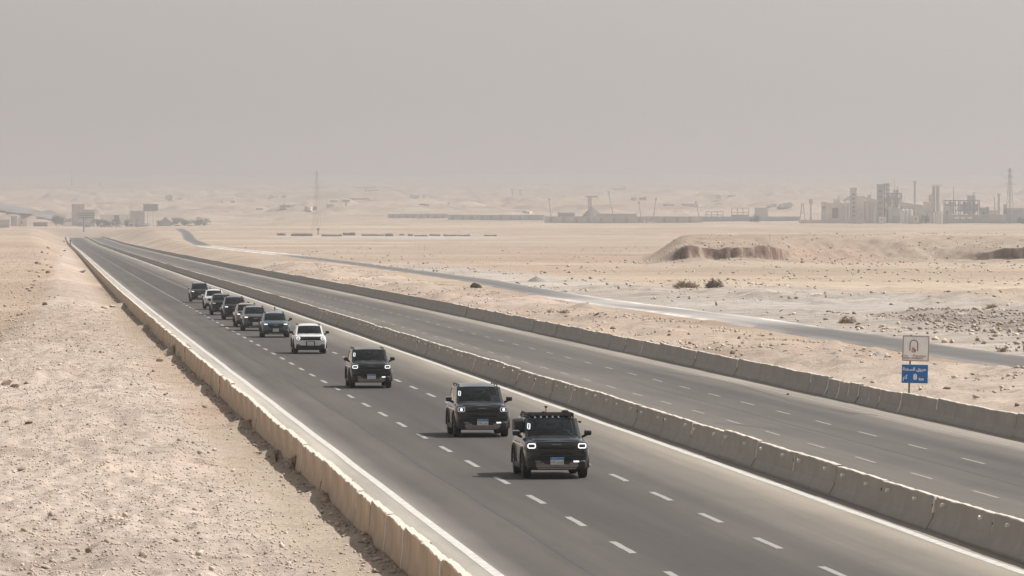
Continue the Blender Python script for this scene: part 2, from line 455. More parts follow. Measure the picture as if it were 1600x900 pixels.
def ground_material():
    m = bpy.data.materials.new('desert_ground')
    m.use_nodes = True
    t = m.node_tree
    b = t.nodes['Principled BSDF']
    b.inputs['Roughness'].default_value = 0.97
    b.inputs['Specular IOR Level'].default_value = 0.15
    tc = t.nodes.new('ShaderNodeTexCoord')
    at = t.nodes.new('ShaderNodeAttribute'); at.attribute_name = 'zone'
    sp = t.nodes.new('ShaderNodeSeparateColor')
    t.links.new(at.outputs['Color'], sp.inputs[0])
    def noise(scale, detail=8, rough=0.6, stretch=None):
        n = t.nodes.new('ShaderNodeTexNoise')
        n.inputs['Scale'].default_value = scale
        n.inputs['Detail'].default_value = detail
        n.inputs['Roughness'].default_value = rough
        if stretch:
            mp = t.nodes.new('ShaderNodeMapping')
            mp.inputs['Scale'].default_value = stretch
            t.links.new(tc.outputs['Object'], mp.inputs[0]); t.links.new(mp.outputs[0], n.inputs['Vector'])
        else:
            t.links.new(tc.outputs['Object'], n.inputs['Vector'])
        return n.outputs['Fac']
    def ramp(fac, stops):
        r = t.nodes.new('ShaderNodeValToRGB')
        while len(r.color_ramp.elements) < len(stops): r.color_ramp.elements.new(0.5)
        for e, (p, c) in zip(r.color_ramp.elements, stops):
            e.position = p; e.color = (*c, 1)
        t.links.new(fac, r.inputs[0])
        return r.outputs[0]
    def mix(a, bb, fac, mode='MIX'):
        x = t.nodes.new('ShaderNodeMix'); x.data_type = 'RGBA'; x.blend_type = mode
        if isinstance(fac, float): x.inputs['Factor'].default_value = fac
        else: t.links.new(fac, x.inputs['Factor'])
        t.links.new(a, x.inputs['A']); t.links.new(bb, x.inputs['B'])
        return x.outputs['Result']
    sand = ramp(noise(0.012, 10, 0.65, (1, 0.45, 1)), [(0.30, (0.38, 0.308, 0.236)), (0.5, (0.455, 0.374, 0.292)), (0.7, (0.51, 0.43, 0.35))])
    pink = ramp(noise(0.05, 8), [(0.3, (0.44, 0.325, 0.25)), (0.7, (0.51, 0.395, 0.31))])
    rub = ramp(noise(1.1, 10, 0.7), [(0.30, (0.41, 0.335, 0.278)), (0.5, (0.53, 0.438, 0.37)), (0.72, (0.62, 0.53, 0.458))])
    grey = ramp(noise(0.25, 10, 0.65), [(0.3, (0.36, 0.325, 0.285)), (0.5, (0.46, 0.42, 0.375)), (0.72, (0.61, 0.57, 0.525))])
    rock = ramp(noise(0.8, 8, 0.7), [(0.3, (0.13, 0.08, 0.062)), (0.7, (0.24, 0.16, 0.125))])
    streak = ramp(noise(0.0016, 9, 0.62, (0.8, 1.3, 1)), [(0.34, (0.50, 0.49, 0.50)), (0.44, (1, 1, 1)), (0.52, (0.78, 0.75, 0.73)), (0.60, (1.1, 1.08, 1.05)), (0.68, (0.82, 0.80, 0.78))])
    patch = ramp(noise(0.09, 9, 0.7, (1, 0.5, 1)), [(0.34, (0.74, 0.71, 0.69)), (0.47, (1, 1, 1)), (0.55, (0.93, 0.92, 0.91)), (0.68, (1.12, 1.11, 1.10))])
    c = mix(sand, pink, sp.outputs['Blue'])
    c = mix(c, rub, sp.outputs['Red'])
    c = mix(c, grey, sp.outputs['Green'])
    c = mix(c, rock, at.outputs['Alpha'])
    speck = ramp(noise(5.5, 3, 0.7), [(0.33, (0.56, 0.51, 0.48)), (0.43, (1, 1, 1)), (0.62, (1, 1, 1)), (0.72, (1.12, 1.12, 1.12))])
    c = mix(c, speck, 0.75, 'MULTIPLY')
    spot = ramp(noise(0.32, 5, 0.75, (1, 0.6, 1)), [(0.33, (0.58, 0.53, 0.50)), (0.42, (1, 1, 1)), (1.0, (1, 1, 1))])
    c = mix(c, spot, 0.8, 'MULTIPLY')
    c = mix(c, streak, 1.0, 'MULTIPLY')
    c = mix(c, patch, 1.0, 'MULTIPLY')
    t.links.new(c, b.inputs['Base Color'])
    b1 = t.nodes.new('ShaderNodeBump'); b1.inputs['Strength'].default_value = 0.8; b1.inputs['Distance'].default_value = 0.22
    t.links.new(noise(3.0, 10, 0.7), b1.inputs['Height'])
    b2 = t.nodes.new('ShaderNodeBump'); b2.inputs['Strength'].default_value = 0.7; b2.inputs['Distance'].default_value = 0.7
    t.links.new(noise(0.22, 6, 0.65), b2.inputs['Height'])
    t.links.new(b2.outputs['Normal'], b1.inputs['Normal'])
    t.links.new(b1.outputs['Normal'], b.inputs['Normal'])
    return m

def fast_mesh(name, verts, quads, nper=4):
    me = bpy.data.meshes.new(name)
    me.vertices.add(len(verts))
    me.vertices.foreach_set('co', np.asarray(verts, np.float32).ravel())
    n = len(quads)
    me.loops.add(n * nper)
    me.loops.foreach_set('vertex_index', np.asarray(quads, np.int32).ravel())
    me.polygons.add(n)
    me.polygons.foreach_set('loop_start', np.arange(0, n * nper, nper, dtype=np.int32))
    me.update(calc_edges=True)
    return me

def build_ground():
    d = [0.5, 12, 35, 60, 80, 95, 105]
    while d[-1] < 1000: d.append(d[-1] * 1.0046)
    d += list(np.arange(1003, 1120, 1.0))
    while d[-1] < 3000: d.append(d[-1] * 1.006)
    while d[-1] < 4600: d.append(d[-1] * 1.01)
    while d[-1] < 13000: d.append(d[-1] * 1.0035)
    while d[-1] < 22000: d.append(d[-1] * 1.013)
    d = np.array(d)
    a0, a1 = -2.2, 12.0
    fine = np.arange(a0, a1 + 1e-6, 0.0245)
    step, coarse = 0.05, [a1]
    while coarse[-1] < 180 + (a0 + a1) / 2 - 6:
        step = min(step * 1.35, 6.0)
        coarse.append(coarse[-1] + step)
    right = np.array(coarse[1:])
    left = (a0 + a1) - right[::-1]
    ang = np.radians(np.concatenate([left, fine, right]))
    A, Dg = np.meshgrid(ang, d)
    X = np.sin(A) * Dg; Y = np.cos(A) * Dg
    Z = height(X, Y)
    nr, na = X.shape
    v = np.stack([X, Y, Z], -1).reshape(-1, 3)
    i = np.arange(nr * na).reshape(nr, na)
    nxt = np.roll(i, -1, axis=1)
    q = np.stack([i[:-1], i[1:], nxt[1:], nxt[:-1]], -1).reshape(-1, 4)[:, ::-1]
    me = fast_mesh('ground', v, q)
    me.polygons.foreach_set('use_smooth', [True] * len(me.polygons))
    ca = me.color_attributes.new('zone', 'FLOAT_COLOR', 'POINT')
    ca.data.foreach_set('color', zones(X, Y).reshape(-1).astype(np.float32))
    o = mesh_obj('ground', me, ground_material())
    tag(o, 'pale stony desert ground on both sides of the highway', 'ground', kind='structure')
build_ground()

# ------------------------------------------------------------------ the highway
def ysteps(y0, y1):
    ys = [y0]
    while ys[-1] < y1:
        ys.append(min(y1, ys[-1] + max(6.0, abs(ys[-1]) * 0.02)))
    return np.array(ys)

def strip(name, x0, x1, y0, y1, lift, m, parent=None, nx=1, kind=None, wob=0.0):
    ys = ysteps(y0, y1)
    xs = np.linspace(x0, x1, nx + 1)
    v, uv = [], []
    for y in ys:
        s_, z_ = float(shift(y)), float(road_z(y))
        w = wob * float(vnoise(np.array([y / 9.0]), np.array([x0 * 3.1]), 5)[0]) if wob else 0
        for x in xs:
            v.append((x + s_ + w, y, z_ + lift)); uv.append((x, y))
    n = nx + 1
    q = [(k * n + i, k * n + i + 1, (k + 1) * n + i + 1, (k + 1) * n + i) for k in range(len(ys) - 1) for i in range(nx)]
    me = fast_mesh(name, v, q)
    l = me.uv_layers.new(name='lane')
    idx = np.empty(len(me.loops), np.int32); me.loops.foreach_get('vertex_index', idx)
    l.data.foreach_set('uv', np.array(uv, np.float32)[idx].ravel())
    o = mesh_obj(name, me, m, parent)
    if kind: o['kind'] = kind
    return o

def road_material():
    m = bpy.data.materials.new('asphalt')
    m.use_nodes = True
    t = m.node_tree
    b = t.nodes['Principled BSDF']
    b.inputs['Roughness'].default_value = 0.82
    b.inputs['Specular IOR Level'].default_value = 0.3
    uv = t.nodes.new('ShaderNodeUVMap'); uv.uv_map = 'lane'
    def noise(scale, st, detail=6, rough=0.6):
        mp = t.nodes.new('ShaderNodeMapping'); mp.inputs['Scale'].default_value = st
        n = t.nodes.new('ShaderNodeTexNoise'); n.inputs['Scale'].default_value = scale; n.inputs['Detail'].default_value = detail; n.inputs['Roughness'].default_value = rough
        t.links.new(uv.outputs[0], mp.inputs[0]); t.links.new(mp.outputs[0], n.inputs['Vector'])
        return n.outputs['Fac']
    sx = t.nodes.new('ShaderNodeSeparateXYZ'); t.links.new(uv.outputs[0], sx.inputs[0])
    wob = t.nodes.new('ShaderNodeMath'); wob.operation = 'MULTIPLY_ADD'; wob.inputs[1].default_value = 0.5
    t.links.new(noise(0.35, (1, 0.12, 1)), wob.inputs[0]); t.links.new(sx.outputs['X'], wob.inputs[2])
    sub = t.nodes.new('ShaderNodeMath'); sub.operation = 'MULTIPLY_ADD'; sub.inputs[1].default_value = 1 / 30.0; sub.inputs[2].default_value = -(7.0 + 0.25) / 30.0
    t.links.new(wob.outputs[0], sub.inputs[0])
    r = t.nodes.new('ShaderNodeValToRGB')
    A = (0.076, 0.066, 0.0575); B = (0.057, 0.049, 0.0435); Dd = (0.28, 0.248, 0.208); E = (0.132, 0.117, 0.098); K = (0.070, 0.061, 0.056)
    stops = [(8.4, (0.36, 0.33, 0.285)), (9.7, (0.36, 0.33, 0.285)), (10.25, (0.16, 0.142, 0.126)), (10.9, A), (12.05, A), (12.2, K), (12.4, A), (14.5, B), (16.5, B), (18.2, A), (19.6, E), (20.7, (0.19, 0.166, 0.135)), (21.6, (0.30, 0.26, 0.21)),
             (22.5, (0.17, 0.15, 0.125)), (23.4, (0.21, 0.185, 0.15)), (25.2, E), (26.8, (0.115, 0.102, 0.088)), (28.5, (0.085, 0.075, 0.067)), (31.5, (0.082, 0.073, 0.065)), (32.8, (0.125, 0.11, 0.094)), (33.3, (0.23, 0.20, 0.165)), (34.6, Dd)]
    stops = stops[:]
    els = r.color_ramp.elements
    while len(els) < len(stops): els.new(0.5)
    for e, (p, c) in zip(els, stops):
        e.position = (p - 7.0) / 30.0; e.color = (*c, 1)
    t.links.new(sub.outputs[0], r.inputs[0])
    def mul(a, fac, stops):
        q = t.nodes.new('ShaderNodeValToRGB')
        while len(q.color_ramp.elements) < len(stops): q.color_ramp.elements.new(0.5)
        for e, (p, c) in zip(q.color_ramp.elements, stops):
            e.position = p; e.color = (c, c, c, 1)
        t.links.new(fac, q.inputs[0])
        x = t.nodes.new('ShaderNodeMix'); x.data_type = 'RGBA'; x.blend_type = 'MULTIPLY'; x.inputs['Factor'].default_value = 1
        t.links.new(a, x.inputs['A']); t.links.new(q.outputs[0], x.inputs['B'])
        return x.outputs['Result']
    c = mul(r.outputs[0], noise(0.5, (1, 0.02, 1)), [(0.3, 0.80), (0.7, 1.18)])
    c = mul(c, noise(2.2, (1, 0.012, 1), 3), [(0.32, 0.90), (0.68, 1.08)])
    c = mul(c, noise(0.09, (1, 0.25, 1), 6), [(0.32, 0.85), (0.68, 1.14)])
    c = mul(c, noise(14, (1, 1, 1), 3), [(0.3, 0.88), (0.7, 1.1)])
    c = mul(c, noise(0.8, (1, 0.3, 1), 8, 0.75), [(0.30, 0.80), (0.42, 1.0), (0.7, 1.03)])
    tr = t.nodes.new('ShaderNodeMath'); tr.operation = 'MULTIPLY_ADD'; tr.inputs[1].default_value = 2 * math.pi / 1.87; tr.inputs[2].default_value = -2 * math.pi / 1.87 * 14.72
    t.links.new(wob.outputs[0], tr.inputs[0])
    sn = t.nodes.new('ShaderNodeMath'); sn.operation = 'COSINE'; t.links.new(tr.outputs[0], sn.inputs[0])
    mr = t.nodes.new('ShaderNodeMath'); mr.operation = 'MULTIPLY_ADD'; mr.inputs[1].default_value = 0.5; mr.inputs[2].default_value = 0.5
    t.links.new(sn.outputs[0], mr.inputs[0])
    c = mul(c, mr.outputs[0], [(0.0, 1.03), (1.0, 0.91)])
    t.links.new(c, b.inputs['Base Color'])
    bp = t.nodes.new('ShaderNodeBump'); bp.inputs['Strength'].default_value = 0.35; bp.inputs['Distance'].default_value = 0.01
    t.links.new(noise(30, (1, 1, 1), 4), bp.inputs['Height']); t.links.new(bp.outputs['Normal'], b.inputs['Normal'])
    return m
asphalt = road_material()
left_way = strip('road', 7.9, MEDIAN, -150, ROAD_END, 0, asphalt, nx=8)
tag(left_way, 'grey three lane carriageway carrying the line of cars', 'road', kind='structure')
right_way = strip('road', MEDIAN, 35.3, -150, ROAD_END, 0, asphalt, nx=8)
tag(right_way, 'empty dusty carriageway between the median and the far barrier', 'road', kind='structure')
for way, x, w, m, wb in ((left_way, 10.0, 0.24, 'paint_white', 0.03), (left_way, 21.6, 0.26, 'paint_white', 0.05), (right_way, 33.45, 0.12, 'paint_worn', 0.06)):
    strip('edge_line', x - w / 2, x + w / 2, -100, ROAD_END, 0.005, M[m], way, wob=wb)
PERIOD = 11.7
def dashes(way, x, phase, length, width, m):
    far = MB()
    base = None
    k = -3
    while True:
        y = phase + PERIOD * k
        k += 1
        if y > 3200: break
        L = length * random.uniform(0.93, 1.05)
        s0, z0 = float(shift(y)), float(road_z(y))
        if y < 430:
            mb = MB()
            n = 4
            vs = []
            for j in range(n + 1):
                yy = -L / 2 + L * j / n
                e = random.uniform(-0.012, 0.012)
                vs += [(-width / 2 + e, yy, 0), (width / 2 + e, yy, 0)]
            mb.add(vs, [(2 * j, 2 * j + 1, 2 * j + 3, 2 * j + 2) for j in range(n)])
            mb.build('lane_dash', M[m], way, (x + s0, y, z0 + 0.005))
        else:
            far.add([(x + s0 - width / 2, y - L / 2, z0 + 0.006), (x + s0 + width / 2, y - L / 2, z0 + 0.006), (x + s0 + width / 2, y + L / 2, z0 + 0.006), (x + s0 - width / 2, y + L / 2, z0 + 0.006)], [(0, 1, 2, 3)])
    o = far.build('distant_lane_dash', M[m], way)
    o['kind'] = 'stuff'
M['paint_dash'] = mat('dash_paint', (0.27, 0.258, 0.24), 0.75, var=0.28, vscale=2.5)
dashes(left_way, 13.82, 133.9, 4.9, 0.18, 'paint_dash')
dashes(left_way, 17.48, 135.4, 4.9, 0.18, 'paint_dash')
dashes(right_way, 26.75, 170.9, 4.4, 0.11, 'paint_worn')
dashes(right_way, 30.08, 181.4, 4.4, 0.11, 'paint_worn')
M['seam'] = mat('tar_seam', (0.040, 0.034, 0.030), 0.7, var=0.3, vscale=2)
for x_, w_ in ((12.15, 0.12),):
    strip('tar_seam', x_ - w_ / 2, x_ + w_ / 2, -60, 1200, 0.003, M['seam'], left_way, wob=0.10)
strip('tar_seam', 28.6 - 0.03, 28.6 + 0.03, 60, 1200, 0.003, M['seam'], right_way, wob=0.10)
# skid marks: dark rubber left on the empty carriageway
def skid(pts, w):
    vs = []
    for (x, y, ww) in pts:
        vs += [(x - w * ww / 2, y, 0.004), (x + w * ww / 2, y, 0.004)]
    MB().add(vs, [(2 * j, 2 * j + 1, 2 * j + 3, 2 * j + 2) for j in range(len(pts) - 1)]).build('skid_mark', M['skid'], right_way)
M['skid'] = mat('skid_rubber', (0.062, 0.055, 0.05), 0.7, var=0.2)
def pxl(*p):
    return [(on_z(a, b).x, on_z(a, b).y, w) for a, b, w in p]
skid(pxl((1000, 573, 0.2), (1020, 577, 1.5), (1060, 584, 1.0), (1100, 589, 0.7), (1160, 603, 0.6), (1240, 628, 0.5), (1335, 648, 0.2)), 0.22)
skid(pxl((1115, 661, 0.2), (1150, 663, 1.2), (1190, 668, 0.9), (1220, 672, 0.2)), 0.2)
skid(pxl((1300, 640, 0.2), (1340, 646, 1.2), (1380, 650, 0.2)), 0.2)

# service road beyond the barrier
def service_road():
    m = mat('old_asphalt', (0.10, 0.093, 0.088), 0.9, var=0.15, vscale=0.3, attr='tone')
    pts = []
    P = SERVICE
    tt = np.concatenate([[0], np.cumsum(np.hypot(*(P[1:] - P[:-1]).T))])
    ss = np.arange(0, tt[-1], 6.0)
    cx = np.interp(ss, tt, P[:, 0]); cy = np.interp(ss, tt, P[:, 1])
    kk = np.hanning(15); kk /= kk.sum()
    cx = np.convolve(np.pad(cx, 7, mode='edge'), kk, mode='valid')
    v, tone = [], []
    n = 6
    for x, y in zip(cx, cy):
        dusty = float(sstep(395, 440, y) * (1 - sstep(545, 640, y)))
        for i in range(-1, n + 2):
            f = min(1, max(0, i / n))
            w0 = 2.5 + 0.25 * float(vnoise(np.array([y / 14]), np.array([3.0 * round(f)]), 8)[0])
            v.append((x + (f * 2 - 1) * w0 + (-0.3 if i < 0 else 0.3 if i > n else 0), y, float(service_z(y)) + (0.0 if 0 <= i <= n else -0.12)))
            e = 1 + 2.8 * float(sstep(1250, 1420, y) * (1 - sstep(1780, 1950, y))) + 2.4 * dusty * (0.75 + 0.25 * math.sin(y * 0.07 + f * 2)) + (0.9 * float(sstep(430, 620, y)) * f ** 2 * (y < 1500))
            e *= 1 + (0.9 + 0.6 * float(vnoise(np.array([y / 5.0]), np.array([f * 7.0]), 9)[0])) * (abs(f - 0.5) * 2) ** 4
            e *= 1 - 0.16 * math.exp(-((f - 0.3) / 0.1) ** 2) - 0.16 * math.exp(-((f - 0.75) / 0.1) ** 2)
            tone.append((e, e * 0.985, e * 0.96, 1))
    n += 2
    q = [(k * (n + 1) + i, k * (n + 1) + i + 1, (k + 1) * (n + 1) + i + 1, (k + 1) * (n + 1) + i) for k in range(len(cx) - 1) for i in range(n)]
    me = fast_mesh('service_road', v, q)
    ca = me.color_attributes.new('tone', 'FLOAT_COLOR', 'POINT')
    ca.data.foreach_set('color', np.array(tone, np.float32).ravel())
    tag(mesh_obj('service_road', me, m), 'narrow dusty service road running beyond the far barrier', 'road', kind='structure')
service_road()

# ------------------------------------------------------------------ concrete barriers
def profile(base, mid, top, h, zb=-0.35):
    return [(-base, zb), (-base, 0.07), (-mid, 0.33), (-top, h - 0.02), (-top + 0.02, h), (top - 0.02, h), (top, h - 0.02), (mid, 0.33), (base, 0.07), (base, zb)]

def segment_mesh(pr, L, seed, rough):
    r = random.Random(seed)
    n = max(3, int(L / 0.55))
    rings = []
    off = 0.0
    for j in range(n + 1):
        y = L * j / n
        off = off * 0.6 + r.uniform(-1, 1) * rough
        ring = []
        for (x, z) in pr:
            tp = max(0.0, (z - 0.3) / 0.6)
            cr = 1.0 if z > 0.8 else 0.0
            ring.append((x + r.uniform(-1, 1) * rough * 0.45 * cr, y, z + (off + r.uniform(-1, 1) * rough * 0.35) * cr))
        rings.append(ring)
    me = MB().loft(rings).mesh('barrier_segment')
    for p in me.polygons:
        if p.normal.z > 0.75 and p.center.z > 0.5: p.material_index = 1  # upward faces get the lighter, painted-in sunlit tone
    return me

def band_mesh(pr, side, z0, z1, w, proud=0.012):
    """a smear of pale mortar over a joint, following one face"""
    h = [p for p in pr if (p[0] < 0) == (side < 0)]
    h = sorted(h, key=lambda p: p[1])
    zz = [z0 + (z1 - z0) * i / 6 for i in range(7)]
    xs = np.interp(zz, [p[1] for p in h], [p[0] for p in h])
    vs, r = [], random.Random(int(z0 * 100 + w * 1000))
    for x, z in zip(xs, zz):
        e = r.uniform(-0.03, 0.03)
        vs += [(x + side * proud, -w / 2 + e, z), (x + side * proud, w / 2 + e, z)]
    n = len(vs)
    vs += [(p[0] - side * (proud + 0.03), p[1], p[2]) for p in vs]
    fs = []
    for j in range(6):
        a = 2 * j
        fs += [(a, a + 1, a + 3, a + 2), (n + a, n + a + 2, n + a + 3, n + a + 1), (a, a + 2, n + a + 2, n + a), (a + 1, n + a + 1, n + a + 3, a + 3)]
    fs += [(0, n, n + 1, 1), (n - 2, n - 1, 2 * n - 1, 2 * n - 2)]
    return MB().add(vs, fs).mesh('joint_mortar')

def barrier(label, xc, pr, m, seglen, y0, y1, rough, lugs=False, extra=None, holes=True, seed=1):
    root = empty('concrete_barrier', (xc, y0, 0), 0, label, 'barrier')
    r = random.Random(seed)
    ys = list(np.arange(y0, y1 + 0.1, seglen))
    if extra:
        ys = [y for y in ys if not (extra[0] - 3 < y < extra[-1] + 3)] + list(extra)
        ys.sort()
    cache = {}
    bands = [band_mesh(pr, -1, 0.02, pr[4][1] - 0.01, 0.17), band_mesh(pr, -1, 0.45, pr[4][1] - 0.01, 0.18), band_mesh(pr, -1, 0.3, pr[4][1] - 0.01, 0.09), band_mesh(pr, -1, 0.02, 0.55, 0.12)]
    for b in bands: b.materials.append(M['mortar'])
    lug_me = MB().rbox((0, 0, 0), (0.13, 0.16, 0.085), 0.025, 2).mesh('lug', 40); lug_me.materials.append(M['mortar'])
    hole_me = MB().rbox((0, 0, 0), (0.05, 0.13, 0.09), 0.01, 1).mesh('socket'); hole_me.materials.append(M['hole'])
    for a, b in zip(ys[:-1], ys[1:]):
        L = round(b - a - 0.004, 3)
        key = (L, r.randrange(4))
        if key not in cache:
            cache[key] = segment_mesh(pr, L, hash(key) % 9999 + seed, rough); cache[key].materials.append(m); cache[key].materials.append(M['concrete_sunlit_top'])
        s0, s1, z0 = float(shift(a)), float(shift(b)), float(road_z(a))
        short = L < 4.5
        dz = r.uniform(-0.045, 0.025) - (0.07 if short else 0)
        sg = mesh_obj('barrier_segment', cache[key], None, root, (s0 + r.uniform(-0.03, 0.03), a - y0, z0 + dz), (r.uniform(-0.002, 0.002), r.uniform(-0.01, 0.01), -math.atan2(s1 - s0, b - a)))
        p = r.random()
        if p < 0.68 or short:
            mesh_obj('joint_mortar', bands[r.choice((0, 1, 1, 2, 2, 3)) if not short else r.choice((0, 2, 0))], None, sg, (0, 0.0, 0))
        xf = -float(np.interp(0.66, [0.33, pr[3][1]], [-pr[2][0], -pr[3][0]]))
        if lugs:
            for q in (0.25, 0.82):
                mesh_obj('lug', lug_me, None, sg, (xf - 0.035, L * (q + r.uniform(-0.08, 0.08)), 0.68 + r.uniform(-0.04, 0.03)), (r.uniform(-0.3, 0.3), 0, 0))
        if holes and r.random() < (0.5 if lugs else 0.12):
            mesh_obj('socket', hole_me, None, sg, (xf + 0.005, 0.14, 0.62))
    # the run beyond, one sheet of wall too far off to tell its pieces
    yy = ysteps(y1, ROAD_END - 20)
    rings = [[(x + float(shift(y)), y - y0, z + float(road_z(y)) + (r.uniform(-0.03, 0.03) if z > 0.5 else 0)) for x, z in pr] for y in yy]
    o = MB().loft(rings).build('distant_barrier_run', m, root)
    o.data.materials.append(M['concrete_sunlit_top'])
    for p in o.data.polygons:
        if p.normal.z > 0.75: p.material_index = 1  # same painted sunlight along the distant top
    o['kind'] = 'stuff'
    return root
PR = profile(0.31, 0.16, 0.085, 0.86)
barrier('tan stained concrete wall with crumbling top between the road and the sandy bank', L_WALL, profile(0.17, 0.125, 0.10, 0.90, -0.8), M['concrete_tan'], 6.0, 60, 450, 0.022, holes=False, seed=3)
barrier('grey concrete median barrier studded with small lugs between the two carriageways', MEDIAN, PR, M['concrete'], 8.8, 62, 458, 0.012, lugs=True, seed=5)
barrier('plain grey concrete barrier on the outer side of the empty carriageway', R_WALL, PR, M['concrete'], 9.0, 120, 480, 0.012, extra=[228, 231, 234, 237, 240, 243, 246, 249.5], seed=8)

# ------------------------------------------------------------------ cars
def text(name, body, size, m, parent, loc, rot, align='CENTER', sx=1.0, extrude=0.004, bold=0.0):
    c = bpy.data.curves.new(name, 'FONT')
    c.body = body; c.size = size; c.align_x = align; c.align_y = 'CENTER'; c.extrude = extrude; c.offset = bold
    c.resolution_u = 2
    c.materials.append(m)
    tmp = link(bpy.data.objects.new(name + '_tmp', c))
    me = bpy.data.meshes.new_from_object(tmp.evaluated_get(bpy.context.evaluated_depsgraph_get()))
    bpy.data.objects.remove(tmp)
    o = mesh_obj(name, me, m, parent, loc, rot)
    o.scale = (sx, 1, 1)
    return o

def grid_patch(fr, P, us, vs, holes, panes=None, bulge=0.0, inset=0.012, sub=(3, 1)):
    """a bilinear panel P00,P10,P11,P01 cut into cells; cells in holes become panes set in a little"""
    P00, P10, P11, P01 = [Vector(p) for p in P]
    nrm = (P10 - P00).cross(P01 - P00).normalized()
    def pt(u, v, d=0.0):
        p = (P00 * (1 - u) + P10 * u) * (1 - v) + (P01 * (1 - u) + P11 * u) * v
        return p + nrm * (bulge * (1 - (2 * u - 1) ** 2) * (0.4 + 0.6 * (1 - (2 * v - 1) ** 2)) + d)
    for i in range(len(us) - 1):
        for j in range(len(vs) - 1):
            hole = (i, j) in holes
            if hole and panes is None: continue
            tgt = panes if hole else fr
            if hole and isinstance(panes, dict): tgt = panes.setdefault((i, j), MB())
            d = -inset if hole else 0.0
            nu, nv = sub
            g = [[pt(us[i] + (us[i + 1] - us[i]) * a / nu, vs[j] + (vs[j + 1] - vs[j]) * b / nv, d) for a in range(nu + 1)] for b in range(nv + 1)]
            base = [p for row in g for p in row]
            fs = [(b * (nu + 1) + a, b * (nu + 1) + a + 1, (b + 1) * (nu + 1) + a + 1, (b + 1) * (nu + 1) + a) for b in range(nv) for a in range(nu)]
            tgt.add(base, fs)

def wheel(root, x, y, r, w, side):
    t = MB()
    n = 24
    prof = [(-w / 2 + 0.0, r * 0.66), (-w / 2, r * 0.9), (-w / 2 + 0.03, r * 0.985), (-w * 0.25, r), (w * 0.25, r), (w / 2 - 0.03, r * 0.985), (w / 2, r * 0.9), (w / 2, r * 0.66)]
    rings = [[(px, pr_ * math.cos(2 * math.pi * k / n), pr_ * math.sin(2 * math.pi * k / n)) for px, pr_ in prof] for k in range(n)]
    rings.append(rings[0])
    t.loft(rings, closed=True, cap=False)
    wt = empty('wheel', (x, y, r))
    wt.parent = root
    t.build('tyre', M['tyre'], wt, smooth=40)
    h = MB()
    h.tube((-w * 0.35, 0, 0), (w * 0.35, 0, 0), r * 0.67, n=20)
    for k in range(6):
        a = k * math.pi / 3
        h.box((side * w * 0.40, math.cos(a) * r * 0.36, math.sin(a) * r * 0.36), (0.04, r * 0.56, r * 0.15), Matrix.Rotation(a, 3, 'X'))
    h.tube((side * w * 0.36, 0, 0), (side * w * 0.5, 0, 0), r * 0.12, n=10)
    h.build('rim', M['rim'], wt, smooth=30)

def ring_frame(mb, cx, y, cz, w, h, t, rad, depth=0.03, n=5):
    """rounded rectangular ring facing -y"""
    def loop(w_, h_, r_, yy):
        out = []
        for (sx_, sz_, a0) in ((1, 1, 0), (-1, 1, 90), (-1, -1, 180), (1, -1, 270)):
            for k in range(n + 1):
                a = R(a0 + 90 * k / n)
                out.append((cx + sx_ * (w_ / 2 - r_) + r_ * math.cos(a), yy, cz + sz_ * (h_ / 2 - r_) + r_ * math.sin(a)))
        return out
    ri = max(rad - t, 0.005)
    rings = [loop(w, h, rad, y + depth), loop(w, h, rad, y), loop(w - 2 * t, h - 2 * t, ri, y), loop(w - 2 * t, h - 2 * t, ri, y + depth)]
    mb.loft(rings, True, False)

